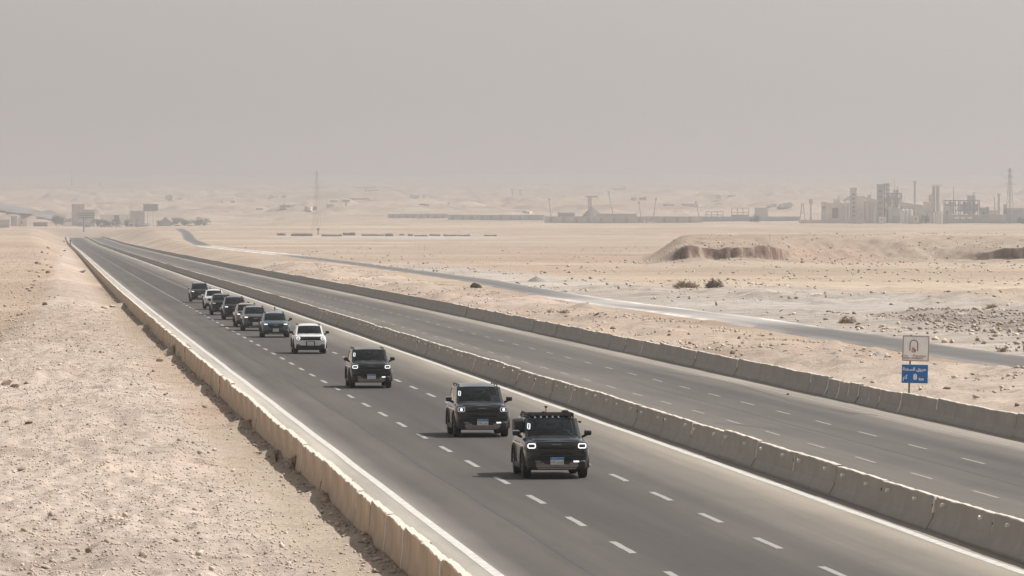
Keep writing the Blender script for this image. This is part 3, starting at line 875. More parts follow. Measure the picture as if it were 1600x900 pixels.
def make_car(label, cat, loc, rz, P, group):
    L, Wd, H = P['L'], P['W'], P['H']
    hw = Wd / 2
    yf, yr = -L / 2, L / 2
    root = empty('suv', loc, rz, label, cat, group)
    body_m = P['paint']
    wr_ = P.get('wheel_r', 0.385)
    ax_f, ax_r = yf + P.get('front_oh', 0.90), yr - P.get('rear_oh', 1.02)
    belt, hood = P['belt'], P['hood']
    zb = P.get('clear', 0.30)
    ar = wr_ + 0.095
    # --- body: cross sections from nose to tail
    st = []
    nz = P.get('nose', 0.10)
    st.append((yf + nz * 0.15, hw * 0.80, zb + 0.16, hood - 0.10))
    st.append((yf + nz * 0.45, hw * 0.885, zb + 0.08, hood - 0.035))
    st.append((yf + nz * 1.4, hw * 0.945, zb + 0.02, hood))
    for axle in (ax_f, ax_r):
        for a in (180, 155, 130, 105, 90, 75, 50, 25, 0):
            y = axle + ar * math.cos(R(a))
            st.append((y, hw, zb, None, wr_ + ar * math.sin(R(a))))
        if axle == ax_f:
            st.append((P['cowl'] + yf, hw, zb, None)); st.append((0.15, hw, zb, None))
    st.append((yr - 0.25, hw * 0.98, zb + 0.03, None)); st.append((yr - 0.06, hw * 0.93, zb + 0.10, None)); st.append((yr, hw * 0.86, zb + 0.2, belt - 0.06))
    st.sort(key=lambda s_: s_[0])
    rings = []
    for s_ in st:
        y, w, z0, zt = s_[:4]
        za = s_[4] if len(s_) > 4 else z0
        if zt is None:
            zt = float(np.interp(y, [yf + nz * 1.4, yf + P['cowl'], 0.6, yr], [hood, P['cowlz'], belt, belt - 0.02]))
        zm = max(za + 0.012, min(0.62, zt - 0.3))
        half = [(0.0, z0), (w - 0.34, z0), (w - 0.31, max(za, z0)), (w - 0.03, za), (w - 0.005, zm), (w, max(zm + 0.02, zt - 0.24)), (w - 0.035, zt - 0.085), (w - 0.085, zt - 0.022), (w - 0.15, zt), (w * 0.45, zt + 0.018), (0.0, zt + 0.026)]
        ring = [(x, y, z) for x, z in half] + [(-x, y, z) for x, z in half[-2:0:-1]]
        rings.append(ring)
    MB().loft(rings).build('body', body_m, root, smooth=38)
    # --- bonnet
    hb = MB()
    hx = hw * 0.80
    y0, y1 = yf + nz * 1.2, yf + P['cowl']
    z0, z1 = hood, P['cowlz']
    rows = []
    for f in (0, 0.06, 0.25, 0.5, 0.75, 1.0):
        y = y0 + (y1 - y0) * f
        z = z0 + (z1 - z0) * f + (0.028 if f > 0 else -0.012)
        row = []
        for x in (-1, -0.86, -0.5, 0, 0.5, 0.86, 1):
            row.append((x * hx * (0.97 + 0.03 * f), y, z + (0.022 if abs(x) < 0.9 else -0.03) + 0.012 * (1 - x * x) - (0.03 if P['style'] == 'box' and abs(x) < 0.3 else 0) * (1 - f) * 0.3))
        rows.append(row)
    hb.loft(rows, closed=False, cap=False)
    hb.build('bonnet', body_m, root, smooth=40)
    # --- cabin: four framed sides and a roof
    cyf, cyr = yf + P['cowl'] - 0.04, yr - 0.10
    wy, ry = yf + P['ws_top'], yr - P.get('tail_rake', 0.22)
    bw, tw = hw - 0.06, hw * P.get('roofw', 0.80)
    bz, tz = belt - 0.02, H - 0.125
    cz = P['cowlz'] - 0.02
    A0, A1 = (-bw * 0.93, cyf, cz), (bw * 0.93, cyf, cz)
    T0, T1 = (-tw, wy, tz), (tw, wy, tz)
    B0, B1 = (-bw * 0.95, cyr, bz), (bw * 0.95, cyr, bz)
    U0, U1 = (-tw * 0.96, ry, tz - 0.02), (tw * 0.96, ry, tz - 0.02)
    fr = MB()
    ws, rw = MB(), MB()
    gm = M['glass']
    grid_patch(fr, (A0, A1, T1, T0), [0, 0.055, 0.945, 1], [0, 0.05, 0.955, 1], {(1, 1)}, ws, bulge=0.09, sub=(6, 2))
    grid_patch(fr, (B1, B0, U0, U1), [0, 0.10, 0.90, 1], [0, 0.12, 0.9, 1], {(1, 1)}, rw, bulge=0.05, sub=(4, 2))
    sides = []
    for sgn in (1, -1):
        sd = {}
        us = [0, 0.17, 0.40, 0.425, 0.68, 0.71, 0.93, 1]
        vs = [0, 0.08, 0.90, 1]
        P4 = (A1, B1, U1, T1) if sgn > 0 else (B0, A0, T0, U0)
        if sgn < 0: us = [1 - u for u in us[::-1]]
        hs_ = {(1, 1), (3, 1), (5, 1)}
        grid_patch(fr, P4, us, vs, hs_, sd, bulge=0.03, sub=(1, 2))
        sides.append((sgn, sd))
    # roof with rounded shoulders
    nx, ny = 8, 6
    rr = []
    for j in range(ny + 1):
        f = j / ny
        y = wy + (ry - wy) * f
        w = tw * (1 - 0.04 * f)
        row = []
        for i in range(nx + 1):
            x = -1 + 2 * i / nx
            e = 0.125 * (1 - abs(x) ** 4) * min(1, 0.12 + f * 2.6) * (1 - max(0, f - 0.7) * 0.6)
            row.append((x * w, y - 0.05 * (1 - x * x) * (1 - f) ** 3, tz - 0.02 * f + e))
        rr.append(row)
    fr.build('cabin_frame', P.get('frame_m', body_m), root, smooth=35)
    rf = MB().loft(rr, closed=False, cap=False).build('roof', P.get('roof_m', body_m), root, smooth=50)
    ws.build('windscreen', gm, root, smooth=60)
    rw.build('rear_window', M['glass_dark'], root, smooth=60)
    for sgn, sd in sides:
        for key, mb in sorted(sd.items()):
            if P.get('open_window') and sgn < 0 and key == (3, 1): continue
            mb.build('side_window', M['glass'] if key[0] == (1 if sgn > 0 else 5) else M['glass_dark'], root, smooth=60)
    # --- inside
    it = MB()
    it.box((0, 0.45, 0.52), (Wd - 0.35, L * 0.55, 0.12))
    it.rbox((0, yf + P['cowl'] + 0.30, cz - 0.10), (Wd - 0.42, 0.45, 0.22), 0.06)
    it.build('dashboard', M['interior'], root)
    for sx_ in (-0.4, 0.4):
        s_ = MB()
        s_.rbox((sx_, 0.02, 0.72), (0.50, 0.52, 0.20), 0.06)
        s_.rbox((sx_, 0.33, 1.06), (0.48, 0.16, 0.62), 0.06, rot=Matrix.Rotation(R(-12), 3, 'X'))
        s_.rbox((sx_, 0.43, 1.43 * H / 1.92), (0.27, 0.12, 0.19), 0.05)
        s_.build('seat', M['interior'], root, smooth=40)
    s_ = MB()
    s_.rbox((0, 0.98, 0.74), (Wd - 0.5, 0.5, 0.2), 0.06)
    s_.rbox((0, 1.28, 1.05), (Wd - 0.5, 0.16, 0.62), 0.06)
    s_.build('rear_seat', M['interior'], root, smooth=40)
    sw = MB()
    for k in range(16):
        a, b = 2 * math.pi * k / 16, 2 * math.pi * (k + 1) / 16
        c = Vector((0.40, yf + P['cowl'] + 0.62, cz + 0.0))
        sw.tube(c + Vector((0.18 * math.cos(a), 0.06 * math.sin(a), 0.17 * math.sin(a))), c + Vector((0.18 * math.cos(b), 0.06 * math.sin(b), 0.17 * math.sin(b))), 0.016, n=6)
    sw.build('steering_wheel', M['interior'], root)
    # rear-view mirror with its pale sensor housing and toll sticker
    my, mz = wy - 0.12, tz - 0.17
    MB().rbox((0, my + 0.1, mz), (0.26, 0.04, 0.08), 0.02).build('rear_view_mirror', M['black'], root)
    MB().rbox((0.02, my - 0.045, mz + 0.055), (0.11, 0.02, 0.035), 0.008).build('mirror_sensor', M['paper'], root)
    if P.get('sticker'):
        k = P['sticker']
        v = Vector(A0) * (1 - k[1]) + Vector(T0) * k[1]
        mb = MB()
        ring_frame(mb, 0, 0, 0, 0.10, 0.30, 0.035, 0.045, 0.01)
        mb.build('windscreen_sticker', M['paper'], root, (v.x + 0.10, v.y - 0.09, v.z), (R(-math.degrees(math.atan2(wy - cyf, tz - cz))), R(9), 0))
    # --- lower cladding
    cl = MB()
    cl.rbox((0, yf + 0.14, zb + 0.10), (Wd * 0.90, 0.36, 0.30), 0.07, 3)
    MB().rbox((0, yr - 0.16, zb + 0.14), (Wd * 0.92, 0.32, 0.30), 0.06).build('rear_bumper', M['black'], root, smooth=40)
    cl.build('bumper', P.get('bumper_m', M['black']), root, smooth=40)
    for sgn in (1, -1):
        MB().rbox((sgn * (hw - 0.03), (ax_f + ax_r) / 2, zb + 0.02), (0.12, ax_r - ax_f - 2 * ar, 0.15), 0.03).build('sill', M['black'], root)
        for axle in (ax_f, ax_r):
            rg = []
            for k in range(13):
                a = R(-8 + 196 * k / 12)
                c, s2 = math.cos(a), math.sin(a)
                rg.append([(sgn * (hw - 0.02), axle + c * (ar - 0.012), wr_ + s2 * (ar - 0.012)), (sgn * (hw + 0.03), axle + c * (ar - 0.005), wr_ + s2 * (ar - 0.005)), (sgn * (hw + 0.035), axle + c * (ar + 0.045), wr_ + s2 * (ar + 0.045)), (sgn * (hw - 0.02), axle + c * (ar + 0.075), wr_ + s2 * (ar + 0.075))])
            MB().loft(rg).build('wheel_arch', P.get('arch_m', M['black']), root, smooth=40)
            wheel(root, sgn * (hw - 0.125), axle, wr_, 0.25, sgn)
        # door mirrors
        mm = MB()
        mx, myy, mzz = sgn * (hw + 0.115), yf + P['cowl'] + 0.38, P['cowlz'] + 0.13
        mm.rbox((mx, myy, mzz), (0.22, 0.13, 0.165), 0.045, 3)
        mm.tube((sgn * (hw - 0.06), myy + 0.05, mzz - 0.13), (mx - sgn * 0.03, myy, mzz - 0.06), 0.04, 0.035)
        mo = mm.build('door_mirror', P.get('mirror_m', M['black']), root, smooth=40)
        if P.get('mirror_cap'):
            MB().rbox((mx + sgn * 0.01, myy - 0.012, mzz + 0.062), (0.185, 0.125, 0.05), 0.02).build('mirror_cap', M['chrome'], mo, smooth=40)
        # door seams and handles
        for yy in (yf + P['cowl'] + 0.62, 0.42):
            MB().rbox((sgn * (hw + 0.008), yy + 0.42, belt - 0.17), (0.03, 0.2, 0.032), 0.01).build('door_handle', P.get('handle_m', body_m), root)
        # roof rails
        if P.get('rails', True):
            rl = MB()
            rx = sgn * (tw - 0.09)
            rl.tube((rx, wy + 0.20, H - 0.04), (rx, ry - 0.15, H - 0.045), 0.021, n=8)
            for yy in (wy + 0.15, (wy + ry) / 2, ry - 0.10):
                rl.tube((rx, yy, H - 0.15), (rx, yy + 0.04, H - 0.04), 0.026, 0.02)
            rl.build('roof_rail', P.get('rail_m', M['black']), root)
        # wipers
        MB().tube((sgn * 0.28 - 0.1, cyf - 0.06, cz + 0.055), (sgn * 0.28 + 0.42, cyf + 0.02, cz + 0.11), 0.012, n=5).build('wiper', M['black'], root)
    style = P['style']
    hz_ = (hood + P['lampdz'])
    if style == 'box':
        g = MB()
        g.rbox((0, yf + 0.055, hood - 0.145), (Wd * 0.60, 0.10, 0.215), 0.03, 2)
        gr = g.build('grille', M['gloss_black'], root, smooth=40)
        for k in range(4):
            MB().rbox((0, yf + 0.003, hood - 0.225 + 0.052 * k), (Wd * 0.56, 0.02, 0.017), 0.006).build('grille_bar', M['black'], gr)
        text('wordmark', 'HAVAL', 0.072, M['chrome'], gr, (0, yf - 0.008, hood - 0.095), (math.pi / 2, 0, 0), sx=1.35)
        MB().rbox((0, yf + 0.045, hood - 0.285), (Wd * 0.86, 0.12, 0.055), 0.02, 2).build('bumper_trim', P.get('trim_m', M['trim']), root, smooth=40)
        MB().rbox((0, yf + 0.005, hood - 0.37), (Wd * 0.52, 0.05, 0.075), 0.02, 2).build('air_intake', M['hole'], root)
        MB().rbox((0, yf + 0.02, hood - 0.415), (Wd * 0.84, 0.08, 0.03), 0.012, 2).build('bumper_crease', P.get('trim_m', M['trim']), root, smooth=40)
        sk = MB()
        pts = [(-0.62, 0.50), (-0.40, 0.50), (-0.36, 0.445), (0.36, 0.445), (0.40, 0.50), (0.62, 0.50), (0.64, 0.40), (0.56, 0.30), (-0.56, 0.30), (-0.64, 0.40)]
        k = Wd / 1.95
        sk.loft([[(x * k, yf - 0.055 + (0.5 - z) * 0.10, z) for x, z in pts], [(x * k, yf + 0.12, z) for x, z in pts]])
        sk.build('skid_plate', M['silver'], root)
        for sgn in (1, -1):
            cx = sgn * (hw - 0.215)
            hl = MB()
            hl.rbox((cx, yf + 0.075, hz_), (0.30, 0.13, 0.215), 0.045, 3)
            h = hl.build('headlight', M['gloss_black'], root, smooth=40)
            rg = MB()
            if P.get('led', True):
                ring_frame(rg, cx, yf + 0.0, hz_, 0.25, 0.155, 0.031, 0.052, 0.03)
                rg.build('daytime_ring', M['lamp'], h, smooth=40)
                for dz in (-0.018, 0.018):
                    MB().rbox((cx, yf + 0.006, hz_ + dz), (0.13, 0.03, 0.022), 0.008).build('lamp_louvre', M['lamp_glass'], h)
            else:
                ring_frame(rg, cx, yf + 0.0, hz_, 0.26, 0.16, 0.022, 0.05, 0.03)
                rg.build('daytime_ring', M['lamp_dim'], h, smooth=40)
                MB().tube((cx, yf - 0.005, hz_), (cx, yf + 0.04, hz_), 0.050, n=14).build('lamp_bulb', M['lamp'], h)
            MB().rbox((sgn * (hw - 0.40), yf - 0.055, 0.53), (0.17, 0.05, 0.045), 0.014, 2).build('fog_light_or_glint', M['lamp'] if sgn > 0 else M['silver'], root)  # right strip glows to imitate sun glint on chrome; left is plain silver
    elif style == 'round':
        g = MB()
        g.rbox((0, yf + 0.045, hood - 0.13), (Wd * 0.88, 0.10, 0.22), 0.09, 3)
        gr = g.build('grille', M['gloss_black'], root, smooth=40)
        for k in range(9):
            MB().rbox((-0.44 + 0.11 * k, yf - 0.006, hood - 0.13), (0.05, 0.02, 0.13), 0.006).build('grille_bar', M['black'], gr)
        for sgn in (1, -1):
            cx = sgn * (hw - 0.235)
            hl = MB().tube((cx, yf - 0.012, hz_), (cx, yf + 0.10, hz_), 0.125, n=24).build('headlight', M['gloss_black'], root, smooth=40)
            rg = MB()
            ring_frame(rg, cx, yf - 0.03, hz_, 0.225, 0.225, 0.026, 0.1124, 0.03, n=6)
            rg.build('daytime_ring', M['lamp'], hl, smooth=40)
            MB().rbox((cx, yf - 0.022, hz_ + 0.018), (0.17, 0.03, 0.035), 0.01).build('lamp_bar', M['lamp'], hl)
            MB().rbox((sgn * (hw - 0.22), yf - 0.02, hood - 0.50), (0.20, 0.06, 0.11), 0.03, 2).build('fog_light_or_glint', M['lamp_glass'], root, smooth=40)
        bp = MB()
        pts = [(-0.80, 0.66), (0.80, 0.66), (0.86, 0.56), (0.84, 0.40), (0.68, 0.385), (0.50, 0.50), (-0.50, 0.50), (-0.68, 0.385), (-0.84, 0.40), (-0.86, 0.56)]
        bp.loft([[(x, yf - 0.04 + 0.10 * (abs(x) / 0.86) ** 4, z) for x, z in pts], [(x, yf + 0.22, z) for x, z in pts]])
        bp.build('bumper_bar', body_m, root)
        MB().rbox((0, yf - 0.01, 0.42), (0.95, 0.10, 0.12), 0.03).build('air_intake', M['hole'], root)
    else:
        tall = P.get('grille_h', 0.30)
        gz = hood - 0.10 - tall / 2
        pts = [(-0.50, gz + tall / 2), (0.50, gz + tall / 2), (0.56, gz + tall * 0.2), (0.36, gz - tall / 2), (-0.36, gz - tall / 2), (-0.56, gz + tall * 0.2)]
        k = Wd / 1.9
        g = MB().loft([[(x * k, yf - 0.005, z) for x, z in pts], [(x * k, yf + 0.10, z) for x, z in pts]])
        gr = g.build('grille', M['gloss_black'], root)
        for q in range(4):
            z = gz - tall * 0.36 + tall * 0.24 * q
            MB().rbox((0, yf - 0.012, z), (0.66 + 0.07 * q, 0.02, 0.014), 0.005).build('grille_bar', P.get('bar_m', M['rim']), gr)
        MB().rbox((0, yf - 0.014, gz + tall * 0.30), (0.24, 0.02, 0.05), 0.012).build('badge', M['chrome'], gr)
        for sgn in (1, -1):
            cx = sgn * (hw - 0.27)
            pts = [(cx - sgn * 0.20, hz_ - 0.03), (cx + sgn * 0.19, hz_ - 0.02), (cx + sgn * 0.215, hz_ + 0.085), (cx - sgn * 0.17, hz_ + 0.04)]
            hl = MB().loft([[(x, yf + 0.02 + 0.10 * max(0, (abs(x) - hw + 0.3)) * 2, z) for x, z in pts], [(x, yf + 0.2, z) for x, z in pts]])
            h = hl.build('headlight', M['lamp_glass'], root)
            q = P.get('lit', (True, True))[0 if sgn < 0 else 1]
            MB().rbox((cx - sgn * 0.01, yf + 0.03, hz_ + 0.018), (0.25, 0.05, 0.06), 0.022, 2).build('lamp_strip', M['lamp'] if q else M['lamp_dim'], h)
            MB().rbox((sgn * (hw - 0.25), yf + 0.02, zb + 0.23), (0.22, 0.06, 0.10), 0.03, 2).build('fog_light_or_glint', M['lamp_glass'], root, smooth=40)
        MB().rbox((0, yf - 0.01, zb + 0.12), (Wd * 0.55, 0.10, 0.11), 0.03).build('air_intake', M['hole'], root)
        MB().rbox((0, yf - 0.012, zb + 0.02), (Wd * 0.5, 0.12, 0.05), 0.02).build('skid_plate', M['silver'], root)
    # number plate
    pc = P.get('plate')
    if pc:
        if style == 'round': MB().rbox((0, yf - 0.06, P.get('plate_z', 0.545)), (0.52, 0.03, 0.30), 0.03, 2).build('plate_frame', M['black'], root)
        pz = P.get('plate_z', 0.545)
        pl = MB().rbox((0, yf - 0.075, pz), (0.40, 0.02, 0.225), 0.012, 2).build('number_plate', M['plate_white'], root)
        MB().rbox((0, yf - 0.084, pz + 0.072), (0.385, 0.012, 0.07), 0.006, 1).build('plate_band', M[pc], pl)
        ar_ = ''.join(map(chr, (0xFEAE, 0xFEBC, 0xFEE3)))
        text('lettering', 'EGYPT  ' + ar_, 0.055, M['plate_white'], pl, (0, yf - 0.091, pz + 0.072), (math.pi / 2, 0, 0), extrude=0.001)
        text('lettering', P.get('num', '\u0664\u0667\u0661  \u0633\u0648'), 0.085, M['ink'], pl, (0, yf - 0.087, pz - 0.035), (math.pi / 2, 0, 0), extrude=0.001)
    return root

def on_road(px, py):
    p = on_z(px, py)
    return (p.x, p.y)

P_BOX = dict(L=4.95, W=1.95, H=1.87, belt=1.20, hood=1.13, cowl=1.28, cowlz=1.20, ws_top=2.02, style='box', lampdz=-0.135, nose=0.09, roofw=0.80, wheel_r=0.40, clear=0.32, plate='plate_blue', sticker=(0.1, 0.62), mirror_cap=True)
P_ROUND = dict(L=4.62, W=1.89, H=1.74, belt=1.10, hood=1.03, cowl=1.12, cowlz=1.11, ws_top=1.85, style='round', lampdz=-0.115, nose=0.10, roofw=0.76, wheel_r=0.37, clear=0.28, plate='plate_white', plate_z=0.60)
P_CROSS = dict(L=4.70, W=1.88, H=1.70, belt=1.08, hood=0.98, cowl=1.10, cowlz=1.08, ws_top=1.90, style='cross', lampdz=-0.115, nose=0.16, roofw=0.74, wheel_r=0.36, clear=0.26, plate='plate_white', plate_z=0.50)
GRP = 'cars driving in convoy along the carriageway'
pt_gun = paint('gunmetal_paint', (0.007, 0.013, 0.019), 0.02)
pt_green = paint('dark_green_paint', (0.002, 0.010, 0.009), 0.006)
pt_white = paint('white_paint', (0.72, 0.72, 0.71), 0.12)
pt_blue = paint('blue_grey_paint', (0.055, 0.095, 0.125), 0.15)
pt_grey = paint('grey_paint', (0.075, 0.085, 0.095), 0.2)
pt_sand = paint('warm_grey_paint', (0.19, 0.175, 0.16), 0.3)
pt_black = paint('black_paint', (0.006, 0.007, 0.011), 0.03)
pt_char = paint('charcoal_paint', (0.02, 0.025, 0.03), 0.06)

def car_at(px, py, P, label, tweak=0.0):
    """px, py: middle of the front tyres' contact line in the photo"""
    x, y = on_road(px, py)
    return make_car(label, 'car', (x, y + P['L'] / 2 - P.get('front_oh', 0.90) + 0.0, 0.0), R(tweak), P, GRP)

lead = car_at(866, 746.5, dict(P_BOX, paint=pt_gun, rails=True, open_window=True, num='\u0664\u0661\u0667  \u0635\u0642'), 'dark gunmetal off-road car with loaded roof rack leading the convoy')
second = car_at(751, 682, dict(P_BOX, paint=pt_gun, led=False, num='\u0662\u0663\u0665  \u0633\u0648'), 'dark gunmetal off-road car with round lit headlamps just behind the roof rack car')
third = car_at(578.5, 606, dict(P_BOX, paint=pt_green, W=1.93, mirror_cap=False, num='\u0666\u0668\u0662  \u0637\u062c'), 'blackish green off-road car with bright square lamp rings ahead of the white car')
fourth = car_at(484, 552.5, dict(P_ROUND, paint=pt_white, mirror_m=M['black'], arch_m=M['black']), 'white boxy car with round ring headlights and black grille')
fifth = car_at(430, 527, dict(P_CROSS, paint=pt_blue, plate='plate_green', grille_h=0.26, rails=True), 'blue grey crossover with gear on its roof beside the white boxy car')
sixth = car_at(398.5, 516.5, dict(P_CROSS, paint=pt_grey, H=1.76, hood=1.06, belt=1.14, cowlz=1.14, grille_h=0.40, lit=(True, False)), 'mid grey crossover with tall chrome grille right behind the blue grey one')
seventh = car_at(386.5, 510.5, dict(P_CROSS, paint=pt_sand, H=1.74, hood=1.04, belt=1.12, cowlz=1.12), 'warm grey crossover mostly hidden behind the mid grey one')
eighth = car_at(367, 499, dict(P_CROSS, paint=pt_black, H=1.84, hood=1.10, belt=1.18, cowlz=1.18, W=1.94, lit=(True, False)), 'tall black car with one bright headlight near the middle of the line')
ninth = car_at(346.5, 491.5, dict(P_CROSS, paint=pt_black, H=1.74, hood=1.05, belt=1.13, cowlz=1.13, lit=(False, False)), 'low black car with its headlights off behind the tall black one')
tenth = car_at(335, 482.5, dict(P_CROSS, paint=pt_white, H=1.74, hood=1.02, grille_h=0.42, mirror_m=pt_white, lit=(False, False)), 'white crossover with large dark grille near the tail of the convoy')
last = car_at(312, 471.5, dict(P_CROSS, paint=pt_char, H=1.86, hood=1.10, belt=1.18, cowlz=1.18, W=1.92, grille_h=0.28, mirror_m=M['chrome'], rails=True), 'charcoal car closing the convoy at its very end')

# load and fittings of the leading car
def fit_lead(root, P):
    H, yf, tw = P['H'] - 0.115, -P['L'] / 2, P['W'] / 2 * 0.70
    r = MB()
    for y in (-0.25, 0.25, 0.75, 1.25, 1.75):
        r.tube((-tw, y, H + 0.10), (tw, y, H + 0.10), 0.015, n=8)
    for sx_ in (-1, 1):
        r.tube((sx_ * tw, -0.40, H + 0.14), (sx_ * tw, 1.9, H + 0.14), 0.022, n=8)
        r.tube((sx_ * tw, -0.40, H + 0.05), (sx_ * tw, 1.9, H + 0.05), 0.022, n=8)
        for y in (-0.4, 0.35, 1.1, 1.9):
            r.tube((sx_ * tw, y, H - 0.05), (sx_ * tw, y, H + 0.14), 0.018, n=6)
    r.tube((-tw, -0.40, H + 0.14), (tw, -0.40, H + 0.14), 0.02, n=8)
    rack = r.build('roof_rack', M['black'], root)
    t = MB()
    for k in range(7):
        t.rbox((-0.54 + 0.18 * k, 0.55 + 0.1 * (k % 2), H + 0.075), (0.13, 1.9, 0.03), 0.01)
    t.build('rack_slat', M['black'], rack)
    a = MB()
    a.tube((-0.12, -0.1, H + 0.05), (-0.12, -0.1, H + 0.30), 0.012, n=6)
    a.tube((-0.12, -0.1, H + 0.30), (-0.12, -0.1, H + 0.36), 0.03, 0.055, n=10)
    a.rbox((-0.2, -0.1, H + 0.17), (0.10, 0.08, 0.05), 0.015)
    a.build('antenna', M['black'], root)
    b = MB()
    b.tube((tw - 0.05, 0.2, H - 0.03), (tw + 0.22, 0.1, H - 0.12), 0.012, n=6)
    b.rbox((tw + 0.25, 0.08, H - 0.13), (0.09, 0.07, 0.06), 0.02)
    b.build('side_camera', M['black'], root)
    for k in range(2):
        MB().rbox((tw - 0.22 + 0.07 * k, 0.1 + 0.45 * k, H + 0.17), (0.16, 0.3, 0.10), 0.03).build('rack_box', M['black'], rack)
    # black shade swelling out of the open side window
    s = MB()
    hw = P['W'] / 2
    rings = []
    for f, o in ((0.0, 0.0), (0.3, 0.17), (0.6, 0.25), (0.85, 0.27), (1.0, 0.26)):
        k = 1 - 0.1 * f
        rings.append([(-(hw - 0.14) - o, -0.02 + 0.42 * k * c, 1.53 + 0.225 * k * z - 0.02 * f) for c, z in [(math.cos(t_) * (1 / max(abs(math.cos(t_)), abs(math.sin(t_)))) ** 0.7, math.sin(t_) * (1 / max(abs(math.cos(t_)), abs(math.sin(t_)))) ** 0.7) for t_ in [2 * math.pi * i / 20 for i in range(20)]]])
    s.loft(rings).build('window_shade', M['black'], root, smooth=50)
fit_lead(lead, P_BOX)
def fit_fifth(root):
    g = MB()
    g.rbox((0.18, 0.0, 1.86), (0.16, 0.2, 0.10), 0.03)
    g.rbox((-0.12, 0.1, 1.84), (0.12, 0.2, 0.09), 0.03)
    g.build('roof_lamp', M['letter_white'], root)
    MB().tube((0.03, 0.0, 1.76), (0.03, 0.0, 2.02), 0.035, n=8).build('roof_mast', M['black'], root)
fit_fifth(fifth)

# people seen through the windscreens of the two leading cars
def sit_person(label, loc, shirt, steer=True):
    j = {'pelvis': (0, 0, 0), 'spine': (0, 0.06, 0.22), 'chest': (0, 0.09, 0.42), 'neck': (0, 0.07, 0.56), 'head0': (0, 0.05, 0.65), 'head1': (0, 0.04, 0.76)}
    vs, rad, ed, idx = [], [], [], {}
    def add(n, p, r, par=None):
        idx[n] = len(vs); vs.append(p); rad.append(r)
        if par is not None: ed.append((idx[par], idx[n]))
    add('pelvis', j['pelvis'], 0.15)
    add('spine', j['spine'], 0.135, 'pelvis'); add('chest', j['chest'], 0.15, 'spine'); add('neck', j['neck'], 0.06, 'chest'); add('head0', j['head0'], 0.085, 'neck'); add('head1', j['head1'], 0.09, 'head0')
    for s_, n in ((-1, 'a'), (1, 'b')):
        reach = (s_ * 0.13, -0.42, 0.30) if steer else (s_ * 0.12, -0.34, 0.06)
        add('sh' + n, (s_ * 0.17, 0.09, 0.46), 0.075, 'chest'); add('el' + n, (s_ * 0.25, -0.10, 0.22), 0.048, 'sh' + n); add('wr' + n, reach, 0.03, 'el' + n)
        w = Vector(reach)
        add('pa' + n, tuple(w + Vector((0, -0.055, 0.012))), 0.034, 'wr' + n)
        for k in range(4):
            q = w + Vector((s_ * (0.033 - 0.022 * k), -0.10, 0.012))
            add('f%d%s' % (k, n), tuple(q), 0.0095, 'pa' + n)
            add('g%d%s' % (k, n), tuple(q + Vector((0, -0.03 - 0.006 * (k in (1, 2)), -0.022))), 0.008, 'f%d%s' % (k, n))
        add('th' + n, tuple(w + Vector((-s_ * 0.04, -0.05, 0.02))), 0.011, 'pa' + n)
        add('hip' + n, (s_ * 0.10, -0.05, -0.01), 0.095, 'pelvis'); add('kn' + n, (s_ * 0.14, -0.42, 0.06), 0.065, 'hip' + n); add('an' + n, (s_ * 0.13, -0.58, -0.30), 0.045, 'kn' + n); add('to' + n, (s_ * 0.14, -0.74, -0.34), 0.035, 'an' + n)
    me = bpy.data.meshes.new('person'); me.from_pydata(vs, ed, [])
    tmp = bpy.data.objects.new('person_tmp', me); link(tmp)
    tmp.modifiers.new('s', 'SKIN'); tmp.modifiers.new('u', 'SUBSURF').levels = 1
    sk = me.skin_vertices[0].data
    for i, r_ in enumerate(rad): sk[i].radius = (r_, r_ * 0.85)
    sk[0].use_root = True
    dg = bpy.context.evaluated_depsgraph_get()
    out = bpy.data.meshes.new_from_object(tmp.evaluated_get(dg))
    bpy.data.objects.remove(tmp)
    out.materials.clear(); out.materials.append(M['skin'])
    out.polygons.foreach_set('use_smooth', [True] * len(out.polygons))
    o = mesh_obj('person', out, None, None, loc)
    tag(o, label, 'person')
    def ball(c, r_, n=10):
        rings = []
        for i in range(n + 1):
            a = math.pi * i / n - math.pi / 2
            rings.append([(c[0] + r_[0] * math.cos(a) * math.cos(2 * math.pi * k / 12), c[1] + r_[1] * math.cos(a) * math.sin(2 * math.pi * k / 12), c[2] + r_[2] * math.sin(a)) for k in range(12)])
        return MB().loft(rings)
    ball((0, 0.075, 0.745), (0.088, 0.095, 0.10)).build('hair', M['hair'], o, smooth=60)
    sh = MB()
    sh.loft([[(rx * math.cos(2 * math.pi * k / 16), y + ry * math.sin(2 * math.pi * k / 16), z) for k in range(16)] for z, y, rx, ry in ((-0.06, 0, 0.18, 0.16), (0.1, 0.03, 0.17, 0.145), (0.28, 0.07, 0.185, 0.15), (0.42, 0.09, 0.215, 0.145), (0.50, 0.09, 0.18, 0.11), (0.545, 0.08, 0.085, 0.08))])
    for s_ in (-1, 1):
        sh.tube((s_ * 0.15, 0.09, 0.465), (s_ * 0.255, -0.09, 0.22), 0.085, 0.062, n=10)
    sh.build('shirt', shirt, o, smooth=60)
    for s_ in (-1, 1):
        ball((s_ * 0.034, -0.045, 0.715), (0.014, 0.012, 0.010), 6).build('eye', M['ink'], o)
        ball((s_ * 0.092, 0.05, 0.70), (0.014, 0.025, 0.034), 6).build('ear', M['skin'], o)
    MB().loft([[(-0.012, -0.038, 0.715), (0.012, -0.038, 0.715), (0, -0.03, 0.72)], [(-0.018, -0.05, 0.675), (0.018, -0.05, 0.675), (0, -0.068, 0.678)]]).build('nose', M['skin'], o)
    MB().rbox((0, -0.042, 0.648), (0.05, 0.012, 0.012), 0.004).build('mouth', M['letter_red'], o)
    return o
def seat_of(car, sx_):
    return (car.location.x + sx_, car.location.y + 0.08, 0.86)
sit_person('person in a red shirt in the passenger seat of the roof rack car', seat_of(lead, -0.40), M['cloth_red'], False)
